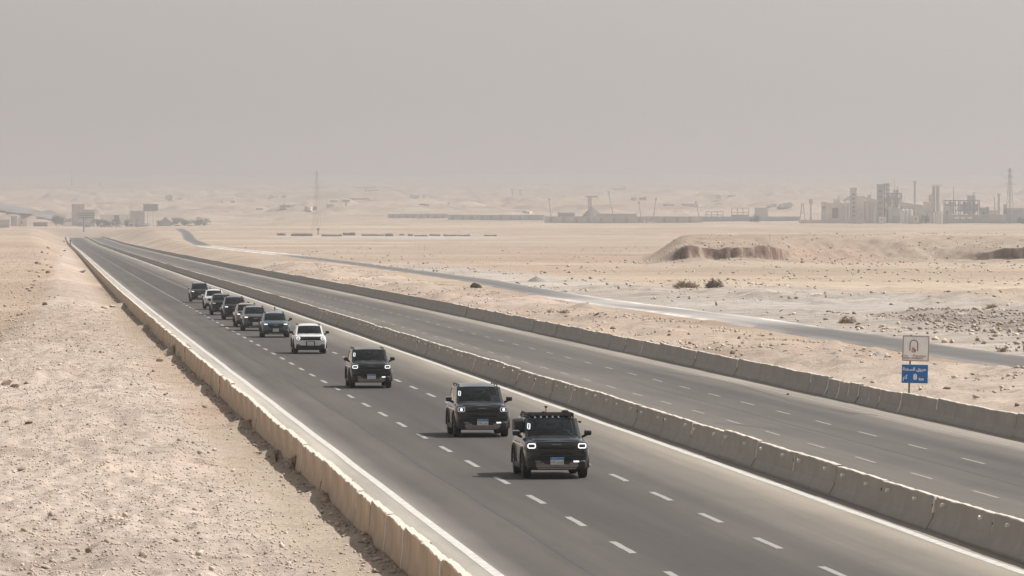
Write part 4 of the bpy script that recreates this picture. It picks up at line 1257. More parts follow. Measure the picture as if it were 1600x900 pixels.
sit_person('person in dark clothes at the wheel of the roof rack car', seat_of(lead, 0.40), M['cloth_grey'])
sit_person('person in dark clothes at the wheel of the second gunmetal car', seat_of(second, 0.40), M['cloth_grey'])
# crumpled sheet on the dashboard of the second car
pp = MB()
gv = [[(0.10 * i + 0.02 * random.uniform(-1, 1), 0.07 * j, 0.05 * random.uniform(0, 1) + 0.075 * j) for i in range(4)] for j in range(4)]
pp.loft(gv, closed=False, cap=False)
po = pp.build('paper_sheet', M['paper'], None, (second.location.x + 0.42, second.location.y - P_BOX['L'] / 2 + P_BOX['cowl'] + 0.16, 1.215))
tag(po, 'crumpled pale blue sheet lying behind the windscreen of the second gunmetal car', 'paper')

# ------------------------------------------------------------------ road sign
def road_sign():
    px, D = 1420.0, 246.0
    g = at_d(px, 611, D)
    gz = hz(g.x, g.y)
    s = D / F_PX
    top = at_d(1431, 523, D).z
    root = empty('road_sign', (g.x, g.y, gz), 0, 'white and blue sign boards on a leaning post behind the far barrier', 'sign')
    tilt = Matrix.Rotation(R(2.0), 4, 'Y')
    fz = lambda py: at_d(px, py, D).z - gz
    p = MB()
    p.tube((0, 0.06, -0.3), (0.11, 0.06, fz(523)), 0.045, n=10)
    p.build('post', M['steel'], root)
    w = 41.5 * s
    cx = (1431 - px) * s
    zc = (fz(526) + fz(563)) / 2 + 0.0
    hgt = 39.5 * s
    wb = MB().rbox((0, 0, 0), (w, 0.03, hgt), 0.008, 1).build('white_board', M['sign_white'], root, (cx, 0.0, zc), (0, R(2.0), 0))
    e = MB()
    ring_frame(e, 0, -0.024, 0, w + 0.02, hgt + 0.02, 0.045, 0.02, 0.04, n=2)
    e.build('board_frame', M['sign_edge'], wb)
    # arch emblem with a small statue group inside
    ar = MB()
    k = hgt / 40.0
    pts = []
    for i in range(13):
        a = math.pi * i / 12
        pts.append((-6.2 * math.cos(a), 9.5 + 6.2 * math.sin(a)))
    pts = [(-6.2, -1.5)] + pts + [(6.2, -1.5)]
    ox = -3.2
    for (x0, z0), (x1, z1) in zip(pts[:-1], pts[1:]):
        ar.tube(((ox + x0) * k, -0.02, (z0 - 2.5) * k), ((ox + x1) * k, -0.02, (z1 - 2.5) * k), 0.72 * k, n=6)
    ar.build('arch_emblem', M['letter_brown'], wb)
    em = MB()
    em.loft([[((ox - 4.5) * k, -0.022, -5 * k), ((ox - 1.6) * k, -0.022, -0.2 * k), ((ox + 0.2) * k, -0.022, 3.2 * k), ((ox + 1.2) * k, -0.022, 0.3 * k), ((ox - 0.5) * k, -0.022, -7.5 * k)], [((ox - 4.5) * k, 0, -5 * k), ((ox - 1.6) * k, 0, -0.2 * k), ((ox + 0.2) * k, 0, 3.2 * k), ((ox + 1.2) * k, 0, 0.3 * k), ((ox - 0.5) * k, 0, -7.5 * k)]])
    em.build('emblem_figure', M['emblem_tan'], wb)
    em = MB()
    q = [(0.6, -6.0), (0.2, -2.5), (1.8, 0.2), (3.8, -3.2), (2.2, -7.0)]
    em.loft([[((ox + a) * k, -0.024, b * k) for a, b in q], [((ox + a) * k, 0, b * k) for a, b in q]])
    q = [(-3.4, -0.6), (-2.2, 1.6), (-0.8, 0.2), (-2.0, -2.0)]
    em.loft([[((ox + a) * k, -0.026, b * k) for a, b in q], [((ox + a) * k, 0, b * k) for a, b in q]])
    em.build('emblem_shadow', M['letter_red'], wb)
    rot = (math.pi / 2, 0, 0)
    t1 = ''.join(map(chr, (0xFEAE, 0xFEAA, 0xFE91))) + '   ' + ''.join(map(chr, (0xFE94, 0xFECC, 0xFEE3, 0xFE8E, 0xFE9F)))
    text('lettering', t1, 4.6 * k, M['letter_red'], wb, (-3.2 * k, -0.022, -11.5 * k), rot, sx=2.0, extrude=0.002, bold=0.002)
    text('lettering', 'BADR UNIVERSITY', 4.0 * k, M['letter_red'], wb, (-3.2 * k, -0.022, -15.8 * k), rot, sx=0.98, extrude=0.002, bold=0.002)
    w2, h2 = 42.3 * s, 29.6 * s
    cx2 = (1429.2 - px) * s
    zc2 = (fz(569.5) + fz(598.5)) / 2
    bb = MB().rbox((0, 0, 0), (w2, 0.03, h2), 0.008, 1).build('blue_board', M['sign_blue'], root, (cx2, -0.004, zc2), (0, R(1.2), 0))
    e = MB()
    e.box((-w2 / 2 + 0.01, -0.008, 0), (0.022, 0.03, h2 + 0.004)); e.box((0, -0.009, h2 / 2 - 0.008), (w2 + 0.004, 0.03, 0.016))
    e.build('board_frame', M['sign_white'], bb)
    k2 = h2 / 29.6
    a1 = ''.join(map(chr, (0xFED6, 0xFEF3, 0xFEAE, 0xFEC3)))       # visual order
    a1 = ''.join(map(chr, (0xFED6, 0xFEF3, 0xFEAE, 0xFEC3)))
    a2 = ''.join(map(chr, (0xFE94, 0xFEE8, 0xFEA8, 0xFEB4, 0xFEDF, 0xFE8D)))
    text('lettering', a2 + ' ' + a1, 6.9 * k2, M['letter_white'], bb, (-0.5 * k2, -0.022, 7.0 * k2), rot, sx=1.02, extrude=0.002, bold=0.006)
    text('lettering', '8', 12.5 * k2, M['letter_white'], bb, (0.8 * k2, -0.022, -5.4 * k2), rot, sx=1.0, extrude=0.002, bold=0.012)
    text('lettering', 'km', 6.2 * k2, M['letter_white'], bb, (10.6 * k2, -0.022, -8.3 * k2), rot, sx=1.05, extrude=0.002, bold=0.006)
    text('lettering', ''.join(map(chr, (0xFEE2, 0xFEDB))), 8.5 * k2, M['letter_white'], bb, (-15.2 * k2, -0.022, -5.4 * k2), rot, sx=0.8, extrude=0.002, bold=0.008)
road_sign()

# ------------------------------------------------------------------ stones
def rock_mesh(seed, flat=0.6):
    r = random.Random(seed)
    bm = bmesh.new()
    bmesh.ops.create_icosphere(bm, subdivisions=2, radius=0.5)
    planes = [(Vector((r.gauss(0, 1), r.gauss(0, 1), r.gauss(0, 1))).normalized(), r.uniform(0.24, 0.40)) for _ in range(9)]
    for v in bm.verts:
        for n, d in planes:
            k = v.co.dot(n)
            if k > d: v.co -= n * (k - d)
        v.co.z *= flat
        v.co += Vector((r.uniform(-1, 1), r.uniform(-1, 1), r.uniform(-1, 1))) * 0.012
    me = bpy.data.meshes.new('rock')
    bm.to_mesh(me); bm.free()
    return me
ROCKS = {}
for key in ('rock_pale', 'rock_brown', 'rock_dark', 'gravel_grey'):
    ROCKS[key] = []
    for q in range(5):
        me = rock_mesh(hash(key) % 100 + q * 13, 0.55 + 0.1 * q)
        me.materials.append(M[key]); ROCKS[key].append(me)
def rock(px, py, w_px, key, label, group, tall=1.0):
    p = on_ground(px, py)
    s = w_px / F_PX * p.y
    o = mesh_obj('rock', random.choice(ROCKS[key]), None, None, (p.x, p.y, p.z + 0.12 * s), (random.uniform(-0.4, 0.4), random.uniform(-0.4, 0.4), random.uniform(0, 6.28)))
    o.scale = (s * 1.1, s * random.uniform(0.8, 1.1), s * tall)
    return tag(o, label, 'rock', group)
GL, GR = 'stones on the sandy bank left of the road', 'stones beyond the far barrier'
for px, py, w, key, lab, t in [
    (140, 863, 15, 'rock_brown', 'pointed brown stone on the gravelly bank, sharpest edged of all', 1.2),
    (223, 871, 16, 'rock_pale', 'rounded tan stone with dark foot near the bottom of the bank', 1.2),
    (8, 602, 26, 'rock_pale', 'big pale boulder cut by the edge of the view on the bank', 0.8),
    (24, 604, 20, 'rock_brown', 'flat brown boulder resting against the big pale one', 0.7),
    (41, 600, 10, 'rock_brown', 'small dark stone lying beside two boulders on the bank', 0.7),
    (250, 565, 13, 'rock_pale', 'smooth whitish stone by the sand drift at the tan wall', 0.7),
    (275, 542, 6, 'rock_pale', 'small white stone on top of the sand drift by the tan wall', 1.0),
    (33, 735, 16, 'rock_brown', 'flat tilted brown slab on the stony bank', 0.5),
    (10, 660, 10, 'rock_brown', 'triangular brown stone among a short row on the bank', 1.0),
    (45, 663, 12, 'rock_brown', 'low brown stone at the end of a short row on the bank', 0.8),
    (183, 661, 10, 'rock_dark', 'dark broken stone in a small rubble patch on the bank', 0.6),
    (320, 637, 12, 'rock_brown', 'grey brown stone near the top of the bank', 0.6),
    (72, 889, 22, 'rock_pale', 'pale blocky stone at the foot of the bank', 0.8),
    (48, 897, 16, 'rock_brown', 'brown stone next to the pale block at the foot of the bank', 0.8),
    (165, 482, 14, 'rock_pale', 'light stone in a rubble cluster next to the tan wall', 0.8),
    (176, 480, 12, 'rock_pale', 'chalky stone leaning in the rubble cluster next to the tan wall', 0.9),
    (70, 476, 12, 'rock_brown', 'brown stone at the border of the smooth sand', 0.7),
    (128, 426, 14, 'rock_brown', 'brown outcrop stone high on the bank near the wall', 0.7)]:
    rock(px, py, w, key, lab, GL, t)
for px, py, w, key, lab, t in [
    (743, 450, 20, 'rock_dark', 'large dark brown boulder on pale ground behind the far barrier', 0.6),
    (1145, 553, 9, 'rock_brown', 'upright brown stone standing close behind the far barrier', 1.5),
    (1045, 524, 8, 'rock_brown', 'reddish stone on the dug rubble bank', 1.0),
    (1130, 540, 11, 'rock_pale', 'pale flattish stone on smooth sand behind the far barrier', 0.7),
    (1122, 545, 8, 'rock_pale', 'lumpy pale stone next to the flattish one on the sand', 0.8),
    (957, 514, 11, 'rock_brown', 'brown stone standing on the rubble bank edge', 1.0),
    (932, 496, 12, 'rock_brown', 'dull brown stone in sparse scrub behind the far barrier', 0.8),
    (1226, 532, 8, 'rock_brown', 'small dark stone beside the service road', 0.9),
    (1191, 538, 9, 'rock_pale', 'pale rounded stone beside the service road', 0.9),
    (1290, 500, 9, 'rock_dark', 'black stone at the edge of the white gravel', 0.8),
    (1425, 483, 12, 'rock_pale', 'white stone shining on the flat beyond the service road', 0.7),
    (1335, 492, 12, 'rock_brown', 'rust brown stone on a low mound beyond the service road', 0.9),
    (1373, 498, 9, 'rock_pale', 'pale stone in line with the rust brown one', 0.8),
    (1385, 497, 8, 'rock_brown', 'brown stone just past the pale one in line', 0.8),
    (1452, 471, 9, 'rock_brown', 'lone brown stone on open sand', 0.8),
    (1293, 557, 9, 'rock_brown', 'brown stone in front of a low grey heap', 1.0),
    (1035, 512, 9, 'rock_brown', 'grey brown stone on top of the rubble bank', 1.0),
    (1480, 608, 16, 'rock_pale', 'chalky block in the rubble right of the sign post', 0.8),
    (1525, 622, 14, 'rock_pale', 'broken pale block low on the rubble beyond the sign', 0.7),
    (1366, 598, 12, 'rock_pale', 'blocky pale stone in the rubble left of the sign', 0.8),
    (1320, 605, 10, 'rock_brown', 'tan stone low behind the far barrier', 0.8),
    (1590, 634, 13, 'rock_brown', 'brown stone at the extreme end of the far barrier', 0.9)]:
    rock(px, py, w, key, lab, GR, t)
rr_ = random.Random(4)
for k in range(70):          # further stones of the dug rubble that nothing tells apart
    px = rr_.uniform(880, 1590)
    lo = 510 + (px - 880) * 0.145; up = 485 + (px - 880) * 0.105
    py = rr_.uniform(up, lo)
    p = on_ground(px, py)
    if 50.5 < p.x < 58.5: continue
    rock(px, py, rr_.uniform(4, 8.5), rr_.choice(['rock_pale', 'rock_pale', 'rock_brown']), 'small stone among the loose rubble behind the far barrier', GR + ' (loose rubble)', rr_.uniform(0.6, 1.1))
for k in range(38):
    f = rr_.random()
    px = -2 + 95 * f ** 0.9 + rr_.gauss(0, 9); py = 532 - 150 * f ** 0.75 + rr_.gauss(0, 7)
    if px < 2 or px > 105 - (py - 380) * 0.12 + 40: continue
    rock(px, py, rr_.uniform(4, 9), rr_.choice(['rock_pale', 'rock_brown', 'rock_brown']), 'stone of the broken row where the bank meets the pinkish sand', 'stones at the border of the bank', rr_.uniform(0.6, 1.0))
for k in range(60):
    px, py = rr_.uniform(1415, 1600), rr_.uniform(488, 522)
    rock(px, py, rr_.uniform(4, 8), rr_.choice(['gravel_grey', 'gravel_grey', 'rock_brown']), 'dark stone of the grey stony patch beyond the service road', 'stones of the grey stony patch', rr_.uniform(0.6, 1.0))

def pebbles(name, X, Y, size, tone_lo, tone_hi, label, m='pebble', flat=0.6, seed=0):
    g = np.random.default_rng(seed)
    n = len(X)
    base = np.array([(1, 0, 0), (-1, 0, 0), (0, 1, 0), (0, -1, 0), (0, 0, 1), (0, 0, -1)], float) * 0.5
    fc = np.array([(0, 2, 4), (2, 1, 4), (1, 3, 4), (3, 0, 4), (2, 0, 5), (1, 2, 5), (3, 1, 5), (0, 3, 5)])
    Z = height(X, Y)
    B = base[None] * g.uniform(0.6, 1.35, (n, 6, 1)) + g.normal(0, 0.08, (n, 6, 3))
    a = g.uniform(0, 2 * np.pi, n); c, s = np.cos(a), np.sin(a)
    b = g.normal(0, 0.5, n); cb, sb = np.cos(b), np.sin(b)
    x = B[..., 0] * c[:, None] - B[..., 1] * s[:, None]; y = B[..., 0] * s[:, None] + B[..., 1] * c[:, None]; z = B[..., 2] * flat
    x, z = x * cb[:, None] - z * sb[:, None], x * sb[:, None] + z * cb[:, None]
    v = np.stack([x, y, z], -1) * size[:, None, None] + np.stack([X, Y, Z + size * 0.12], -1)[:, None, :]
    f = (fc[None] + (np.arange(n) * 6)[:, None, None]).reshape(-1, 3)
    me = fast_mesh(name, v.reshape(-1, 3), f, 3)
    t = g.uniform(tone_lo, tone_hi, n)
    w = g.uniform(-0.05, 0.05, n)
    tn = np.stack([t * (1 + w), t, t * (1 - w), np.ones(n)], -1)
    ca = me.color_attributes.new('tone', 'FLOAT_COLOR', 'POINT')
    ca.data.foreach_set('color', np.repeat(tn, 6, axis=0).astype(np.float32).ravel())
    tag(mesh_obj(name, me, M[m]), label, 'gravel', kind='stuff')

def lognorm(n, lo, hi, g, p=2.6):
    return lo + (hi - lo) * g.random(n) ** p
g = np.random.default_rng(5)
n = 120000                                   # bank left of the wall
Y = 95 + 420 * g.random(n) ** 1.7
Xr = g.uniform(-7, 8.0, n)
dens = np.clip(0.25 + 0.9 * sstep(-3.6, -1.5, Xr) - 0.85 * sstep(5.0, 6.8, Xr) + 0.45 * fbm(Xr / 1.5, Y / 6, 3, 131), 0.03, 1)
keep = g.random(n) < dens
X = Xr[keep]; Y = Y[keep]
pebbles('gravel', X, Y, lognorm(len(X), 0.018, 0.12, g, 4.5), 0.82, 1.25, 'loose gravel strewn over the bank beside the tan wall', seed=1)
n = 4200                                    # broken larger stones of the bank
Y = 95 + 420 * g.random(n) ** 1.5
X = g.uniform(-5, 6.0, n)
k_ = g.random(n) < np.clip(0.3 + 1.6 * fbm(X / 1.3, Y / 7, 3, 133), 0.02, 1)
pebbles('gravel', X[k_], Y[k_], lognorm(int(k_.sum()), 0.05, 0.24, g, 4.0), 0.5, 1.3, 'broken stones lying on the gravelly bank beside the tan wall', flat=0.8, seed=12)
n = 2600                                    # debris at the wall's foot
Y = 95 + 600 * g.random(n) ** 1.5
X = 8.0 - np.abs(g.normal(0, 0.35, n))
pebbles('rubble', X, Y, lognorm(n, 0.03, 0.22, g, 3.0), 0.45, 1.1, 'rubble and debris along the foot of the tan wall', seed=2)
n = 30000                                   # dug rubble right of the highway
Y = 190 + 900 * g.random(n) ** 1.5
X = g.uniform(35.6, 50.5, n) + shift(Y)
keep = g.random(n) < np.clip(0.3 + 1.7 * fbm(X / 4, Y / 14, 3, 137), 0.02, 1)
X, Y = X[keep], Y[keep]
pebbles('rubble', X, Y, lognorm(len(X), 0.05, 0.36, g, 3.8), 0.7, 1.25, 'broken rubble between the far barrier and the service road', seed=3)
n = 26000                                   # the flats beyond
Y = 300 + 1500 * g.random(n) ** 1.6
X = 57.5 + g.random(n) * (Y * 0.185 - 40)
keep = (g.random(n) < np.clip(0.30 + 1.2 * fbm(X / 14, Y / 40, 4, 139), 0.02, 1)) & (X > 58)
X, Y = X[keep], Y[keep]
pebbles('stones', X, Y, lognorm(len(X), 0.06, 0.7, g, 5.0), 0.5, 1.25, 'scattered stones on the desert flats', seed=4)
n = 6000
Y = g.uniform(395, 480, n); X = g.uniform(66, 92, n)
keep = g.random(n) < np.clip(0.6 + fbm(X / 2, Y / 6, 3, 141), 0.05, 1)
X, Y = X[keep], Y[keep]
pebbles('stones', X, Y, lognorm(len(X), 0.08, 0.45, g, 2.8), 0.42, 0.95, 'grey stones of the stony patch beyond the service road', seed=6)
n = 7000
Y = g.uniform(320, 1500, n); X = -g.random(n) * Y * 0.012 + g.uniform(-1, 4, n)
pebbles('gravel', X, Y, lognorm(n, 0.04, 0.3, g, 5), 0.7, 1.2, 'scattered small stones on the pinkish sand left of the bank', seed=7)
n = 900
X = g.uniform(112, 182, n); Y = 1046 + g.normal(22, 26, n)
pebbles('stones', X, Y, lognorm(n, 0.15, 0.8, g, 4), 0.55, 1.1, 'broken stones on the slope of the plateau', seed=8)

# ------------------------------------------------------------------ dry shrubs, heaps, litter
def dry_bush(px, py, w_px, h_px, label, m='dry_twig', n=150, sd=1):
    p = on_ground(px, py)
    s = p.y / F_PX
    w, h = w_px * s, h_px * s
    r = random.Random(sd)
    root = empty('dry_shrub', p, 0, label, 'shrub', 'dry desert shrubs')
    st, tw = MB(), MB()
    for k in range(9):
        a = r.uniform(0, 6.28)
        st.tube((0, 0, -0.02), (math.cos(a) * w * 0.3, math.sin(a) * w * 0.3, h * r.uniform(0.4, 0.8)), 0.016 * max(1, h), 0.008, n=4, cap=False)
    for k in range(n):
        a, e = r.uniform(0, 6.28), math.acos(r.random())
        rad = r.uniform(0.45, 1.0) * (0.85 + 0.3 * math.sin(3 * a + sd))
        q = Vector((math.cos(a) * math.sin(e) * w / 2 * rad, math.sin(a) * math.sin(e) * w / 2 * rad, math.cos(e) * h * rad * 0.95 + 0.02))
        d = Vector((r.gauss(0, 1), r.gauss(0, 1), r.gauss(0.4, 0.8))).normalized() * w * 0.14
        t = 0.005 + 0.012 * w
        tw.tube(q - d, q + d, t, t * 0.4, n=3, cap=False)
    st.build('stem', M['bark'], root)
    tw.build('twigs', M[m], root)
dry_bush(1115, 450, 30, 15, 'dark round dry shrub on the flats beyond the service road', 'dark_twig', 420, 1)
dry_bush(1070, 450, 46, 9, 'low pale dry shrub half buried in a sand mound', 'dry_twig', 260, 2)
dry_bush(462, 733, 30, 26, 'tangled dry shrub against the tan wall beside a tall white joint', 'dry_twig', 150, 3)
dry_bush(308, 575, 14, 14, 'small dry shrub growing at the tan wall past the sand drift', 'dry_twig', 90, 4)
dry_bush(290, 553, 22, 18, 'dry grass tuft on the sand drift at the tan wall', 'dry_twig', 130, 5)
dry_bush(1567, 550, 20, 9, 'small olive brown shrub beside the service road past the sign', 'dry_twig', 130, 6)
dry_bush(1527, 533, 9, 7, 'tiny dark shrub on pale ground beyond the sign', 'dark_twig', 80, 7)
dry_bush(1322, 505, 30, 10, 'wide low shrub on the dug mound by the service road', 'dry_twig', 170, 8)
dry_bush(860, 490, 16, 8, 'faint dry shrub behind the far barrier', 'dry_twig', 90, 9)
dry_bush(880, 496, 18, 6, 'flat dry shrub on rubble behind the far barrier', 'dry_twig', 90, 10)
dry_bush(1550, 473, 26, 8, 'sprawling pale shrub on a sandy rise', 'dry_twig', 160, 11)
dry_bush(432, 722, 12, 26, 'thin brown shrub standing up in the wall shadow', 'dry_twig', 60, 12)

def heap(px, py, w_px, h_px, label, m):
    p = on_ground(px, py)
    s = p.y / F_PX
    w, h = w_px * s / 2, h_px * s
    rings = []
    for i in range(9):
        f = i / 8
        rings.append([(math.cos(t) * w * (1 - f) ** 0.9 * (1 + 0.12 * math.sin(3 * t + 1) + 0.05 * random.uniform(-1, 1)), math.sin(t) * w * (1 - f) ** 0.9, h * (f ** 1.05) * (1 + 0.03 * random.uniform(-1, 1)) - 0.05) for t in [2 * math.pi * k / 22 for k in range(22)]])
    tag(MB().loft(rings).build('gravel_heap', M[m], None, p, smooth=80), label, 'gravel heap')
heap(838, 440, 34, 9, 'cone of dark gravel tipped at the edge of the service road', 'gravel_grey')
heap(1305, 552, 34, 8, 'low grey gravel heap this side of the service road', 'gravel_grey')
heap(1372, 555, 30, 6, 'flat dark gravel heap touching the service road', 'gravel_grey')
def slab(px, py, L_px, ang, label, thick=0.05, tilt=0.0, wd=0.12):
    p = on_ground(px, py)
    s = p.y / F_PX
    o = MB().rbox((0, 0, 0), (L_px * s, wd, thick), 0.01, 1).build('plank', M['rock_pale'], None, (p.x, p.y, p.z + 0.06), (0, R(tilt), R(ang)))
    tag(o, label, 'plank')
slab(484, 763, 22, 6, 'pale wooden plank lying in the shadow of the tan wall', tilt=2)
slab(466, 741, 15, 20, 'short pale stick by the tangled shrub at the tan wall', tilt=4, wd=0.06)
slab(505, 785, 10, -10, 'small pale board at the shadow edge of the tan wall', tilt=-3)
slab(608, 868, 12, -14, 'white board fragment in the wall shadow low on the bank', tilt=-3)
def stub(px, py, label):
    p = on_z(px, py)
    o = MB().rbox((0, 0, 0.03), (0.10, 0.16, 0.08), 0.02, 1).build('debris', M['rock_dark'], None, (p.x, p.y, 0.0))
    tag(o, label, 'debris')
stub(1231, 617, 'small black lump lying on the dusty shoulder of the empty carriageway')

def far_ground(px, py):
    d = ray(px, py)
    t = np.geomspace(2500, 18000, 900)
    x, y, z = d.x * t, d.y * t, CAM_Z + d.z * t
    g = height(x, y)
    i = int(np.argmax(z < g)) if (z < g).any() else len(t) - 1
    return Vector((x[i], y[i], g[i]))
M['track'] = mat('gravel_track', (0.20, 0.185, 0.175), 0.95, var=0.15, vscale=0.02)
def far_track(label, top, bot, m):
    v = []
    for (a, b), (c, d) in zip(top, bot):
        for k in range(5):
            p = far_ground(a + (c - a) * k / 4, b + (d - b) * k / 4)
            v.append((p.x, p.y, p.z + 1.2))
    q = [(i * 5 + k, i * 5 + k + 1, (i + 1) * 5 + k + 1, (i + 1) * 5 + k) for i in range(len(top) - 1) for k in range(4)]
    tag(mesh_obj('distant_road', fast_mesh('distant_road', v, q), M[m]), label, 'road', kind='structure')
far_track('broad grey road slanting across the hazy plain at the left', [(-25 + 13 * i, 315 + 2.35 * i + 0.02 * i * i) for i in range(11)], [(-25 + 12 * i, 326 + 2.2 * i) for i in range(11)], 'track')
# ------------------------------------------------------------------ far things, each at its own distance
def spot(px, D):
    p = at_d(px, 347, D)
    return p.x, p.y
def zof(py, D): return at_d(800, py, D).z
def block(name, label, cat, px0, px1, ytop, D, m, depth=None, parts=None, roof='grey_wall', group=None, rise=0.0):
    s = D / F_PX
    x, y = spot((px0 + px1) / 2, D)
    g0 = hz(x, y)
    w = (px1 - px0) * s
    h = max(1.0, zof(ytop, D) - g0)
    dp = depth or max(4.0, w * 0.5)
    root = empty(name, (x, y, g0), -math.atan2(x, y) * 0.5, label, cat, group)
    MB().box((0, dp / 2, h / 2 - 1.5), (w, dp, h + 3)).build('wall', M[m], root)
    rf = MB()
    rf.box((0, dp / 2, h + 0.2), (w + 0.5, dp + 0.5, 0.4))
    rf.build('roof', M[roof], root)
    for q in (parts or []):
        nm, u0, u1, v0, v1, mm = q
        MB().box(((u0 + u1 - 1) * w / 2, -0.02, (v0 + v1) / 2 * h), ((u1 - u0) * w, 0.5, (v1 - v0) * h)).build(nm, M[mm], root)
    return root, w, h, dp

def lattice(name, label, px, ybase, ytop, D, arms=True, w=5.0, t=0.16, m='steel', group=None):
    x, y = spot(px, D)
    g0 = hz(x, y)
    H = zof(ytop, D) - g0
    root = empty(name, (x, y, g0), 0.5, label, 'pylon', group)
    b = MB()
    lv = 9
    hwid = lambda f: w / 2 * (1 - 0.82 * f ** 0.7)
    for i in range(lv):
        f0, f1 = i / lv, (i + 1) / lv
        a, c = hwid(f0), hwid(f1)
        z0, z1 = H * f0, H * f1
        cs0 = [(-a, -a, z0), (a, -a, z0), (a, a, z0), (-a, a, z0)]
        cs1 = [(-c, -c, z1), (c, -c, z1), (c, c, z1), (-c, c, z1)]
        for k in range(4):
            b.tube(cs0[k], cs1[k], t * 1.3, n=4, cap=False)
            b.tube(cs0[k], cs1[(k + 1) % 4], t, n=4, cap=False)
            b.tube(cs1[k], cs1[(k + 1) % 4], t, n=4, cap=False)
    b.build('mast', M[m], root)
    if arms:
        for f, l in ((0.70, 0.13), (0.82, 0.11), (0.94, 0.09)):
            a = MB()
            for s_ in (-1, 1):
                a.tube((0, 0, H * f), (s_ * H * l, 0, H * f + 0.3), t, n=4); a.tube((0, 0, H * (f + 0.05)), (s_ * H * l, 0, H * f + 0.3), t, n=4)
            a.build('cross_arm', M[m], root)
    return root
lattice('power_pylon', 'faint power pylon standing left of the low ruined walls', 495, 362, 268, 3300, w=4.2, t=0.028)
lattice('power_pylon', 'tall faint power pylon beside the cement works', 1578, 346, 262, 4150, w=5.5, t=0.09)

def pole(name, label, cat, px, ytop, D, r=0.25, m='dark_steel', head=None, lean=0.0, group=None):
    x, y = spot(px, D)
    g0 = hz(x, y)
    H = zof(ytop, D) - g0
    root = empty(name, (x, y, g0), 0, label, cat, group)
    MB().tube((0, 0, -1), (lean * D / F_PX, 0, H), r * 1.3, r, n=7).build('shaft', M[m], root)
    if head:
        w, h = head
        MB().box((lean * D / F_PX, 0, H), (w, 0.6, h)).build('head', M[m], root)
    return root
pole('mast', 'thin tall mast standing on the hazy horizon left of the toll station', 'mast', 113, 263, 13000, 2.4, 'grey_wall', (6, 5))
pole('lamp_post', 'dark lamp post before the banded building at the road end', 'lamp post', 131, 341, 4350, 0.55, 'dark_steel', (2.2, 1.0))
pole('lamp_post', 'dark lamp post before the pinkish building at the road end', 'lamp post', 215, 343, 4500, 0.5, 'dark_steel', (2.2, 1.0))
pole('marker_post', 'stubby post at the left wall near the crest of the road', 'post', 110, 376, 2350, 0.35, 'dark_steel', (0.8, 0.8))
pole('pump_post', 'short dark post near the foot of the pylon', 'post', 497, 358, 2700, 0.25, 'dark_steel', (1.1, 0.9))

# tree with a crown of many small leaves
def tree(px, ybase, ytop, wpx, D, label, sd=0, group='dusty trees round the toll station'):
    x, y = spot(px, D)
    g0 = hz(x, y)
    H = max(2.0, zof(ytop, D) - g0)
    w = wpx * D / F_PX
    r = random.Random(sd)
    root = empty('tree', (x, y, g0), 0, label, 'tree', group)
    tk = MB()
    tk.tube((0, 0, -0.5), (0, 0, H * 0.5), 0.25, 0.14, n=6)
    for k in range(5):
        a = r.uniform(0, 6.28)
        tk.tube((0, 0, H * 0.3), (math.cos(a) * w * 0.3, math.sin(a) * w * 0.3, H * 0.7), 0.12, 0.04, n=5)
    tk.build('trunk', M['bark'], root)
    cr = MB()
    cl = [(r.uniform(-0.42, 0.42) * w, r.uniform(-0.42, 0.42) * w, H * r.uniform(0.3, 0.85)) for _ in range(8)]
    for k in range(520):
        c = r.choice(cl)
        q = Vector(c) + Vector((r.gauss(0, 0.11) * w, r.gauss(0, 0.11) * w, r.gauss(0, 0.11) * H))
        q.z = max(0.2, min(H, q.z))
        u = Vector((r.gauss(0, 1), r.gauss(0, 1), r.gauss(0, 1))).normalized()
        v = u.orthogonal().normalized()
        s_ = r.uniform(0.3, 0.65)
        cr.add([q - u * s_, q + v * s_ * 0.6, q + u * s_, q - v * s_ * 0.6], [(0, 1, 2, 3)])
    cr.build('crown', M['leaf'], root)
D0 = 4700
for i, (px, yt, w, lab) in enumerate([(88, 339, 24, 'rounded dark tree at the near edge of the toll station'), (98, 336, 26, 'tallest dark tree at the near edge of the toll station'), (107, 341, 14, 'small dark tree touching the banded building'),
        (152, 342, 16, 'dusty tree just past the banded building'), (166, 343, 16, 'dusty tree before the white hall'), (180, 343, 14, 'dusty tree below the dark doorway of the white hall'), (198, 343, 12, 'dusty tree before the pinkish building'),
        (255, 344, 18, 'dark bush below the sloping green roof'), (275, 340, 22, 'dark tree past the sloping green roof'), (288, 340, 22, 'dark tree above the two white vans'), (305, 339, 28, 'wide dark tree at the last end of the station'), (318, 341, 22, 'outermost dark tree of the station row')]):
    tree(px, 355, yt, w, D0 + (i % 3) * 40, lab, i)
D1 = 4850
block('billboard', 'tall pinkish block rising behind the banded building', 'building', 112, 132, 320, D1 + 120, 'pink_wall', 8, [('panel', 0.05, 0.95, 0.6, 0.97, 'pink_wall')])
block('station_building', 'banded grey building at the road end', 'building', 121, 148, 328.5, D1, 'grey_wall', 10, [('window_band', 0.03, 0.97, 0.52 + 0.13 * k, 0.58 + 0.13 * k, 'opening') for k in range(3)] + [('window_band', 0.03, 0.97, 0.30, 0.36, 'white_wall')])
block('station_hall', 'long low white hall with a dark doorway', 'building', 157, 204, 336, D1 + 150, 'white_wall', 10, [('doorway', 0.45, 0.62, 0.4, 0.98, 'opening')], 'white_wall')
block('station_building', 'plain pinkish building right of the white hall', 'building', 203, 226, 330, D1, 'pink_wall', 10, [('window_band', 0.1, 0.9, 0.7, 0.8, 'grey_wall')])
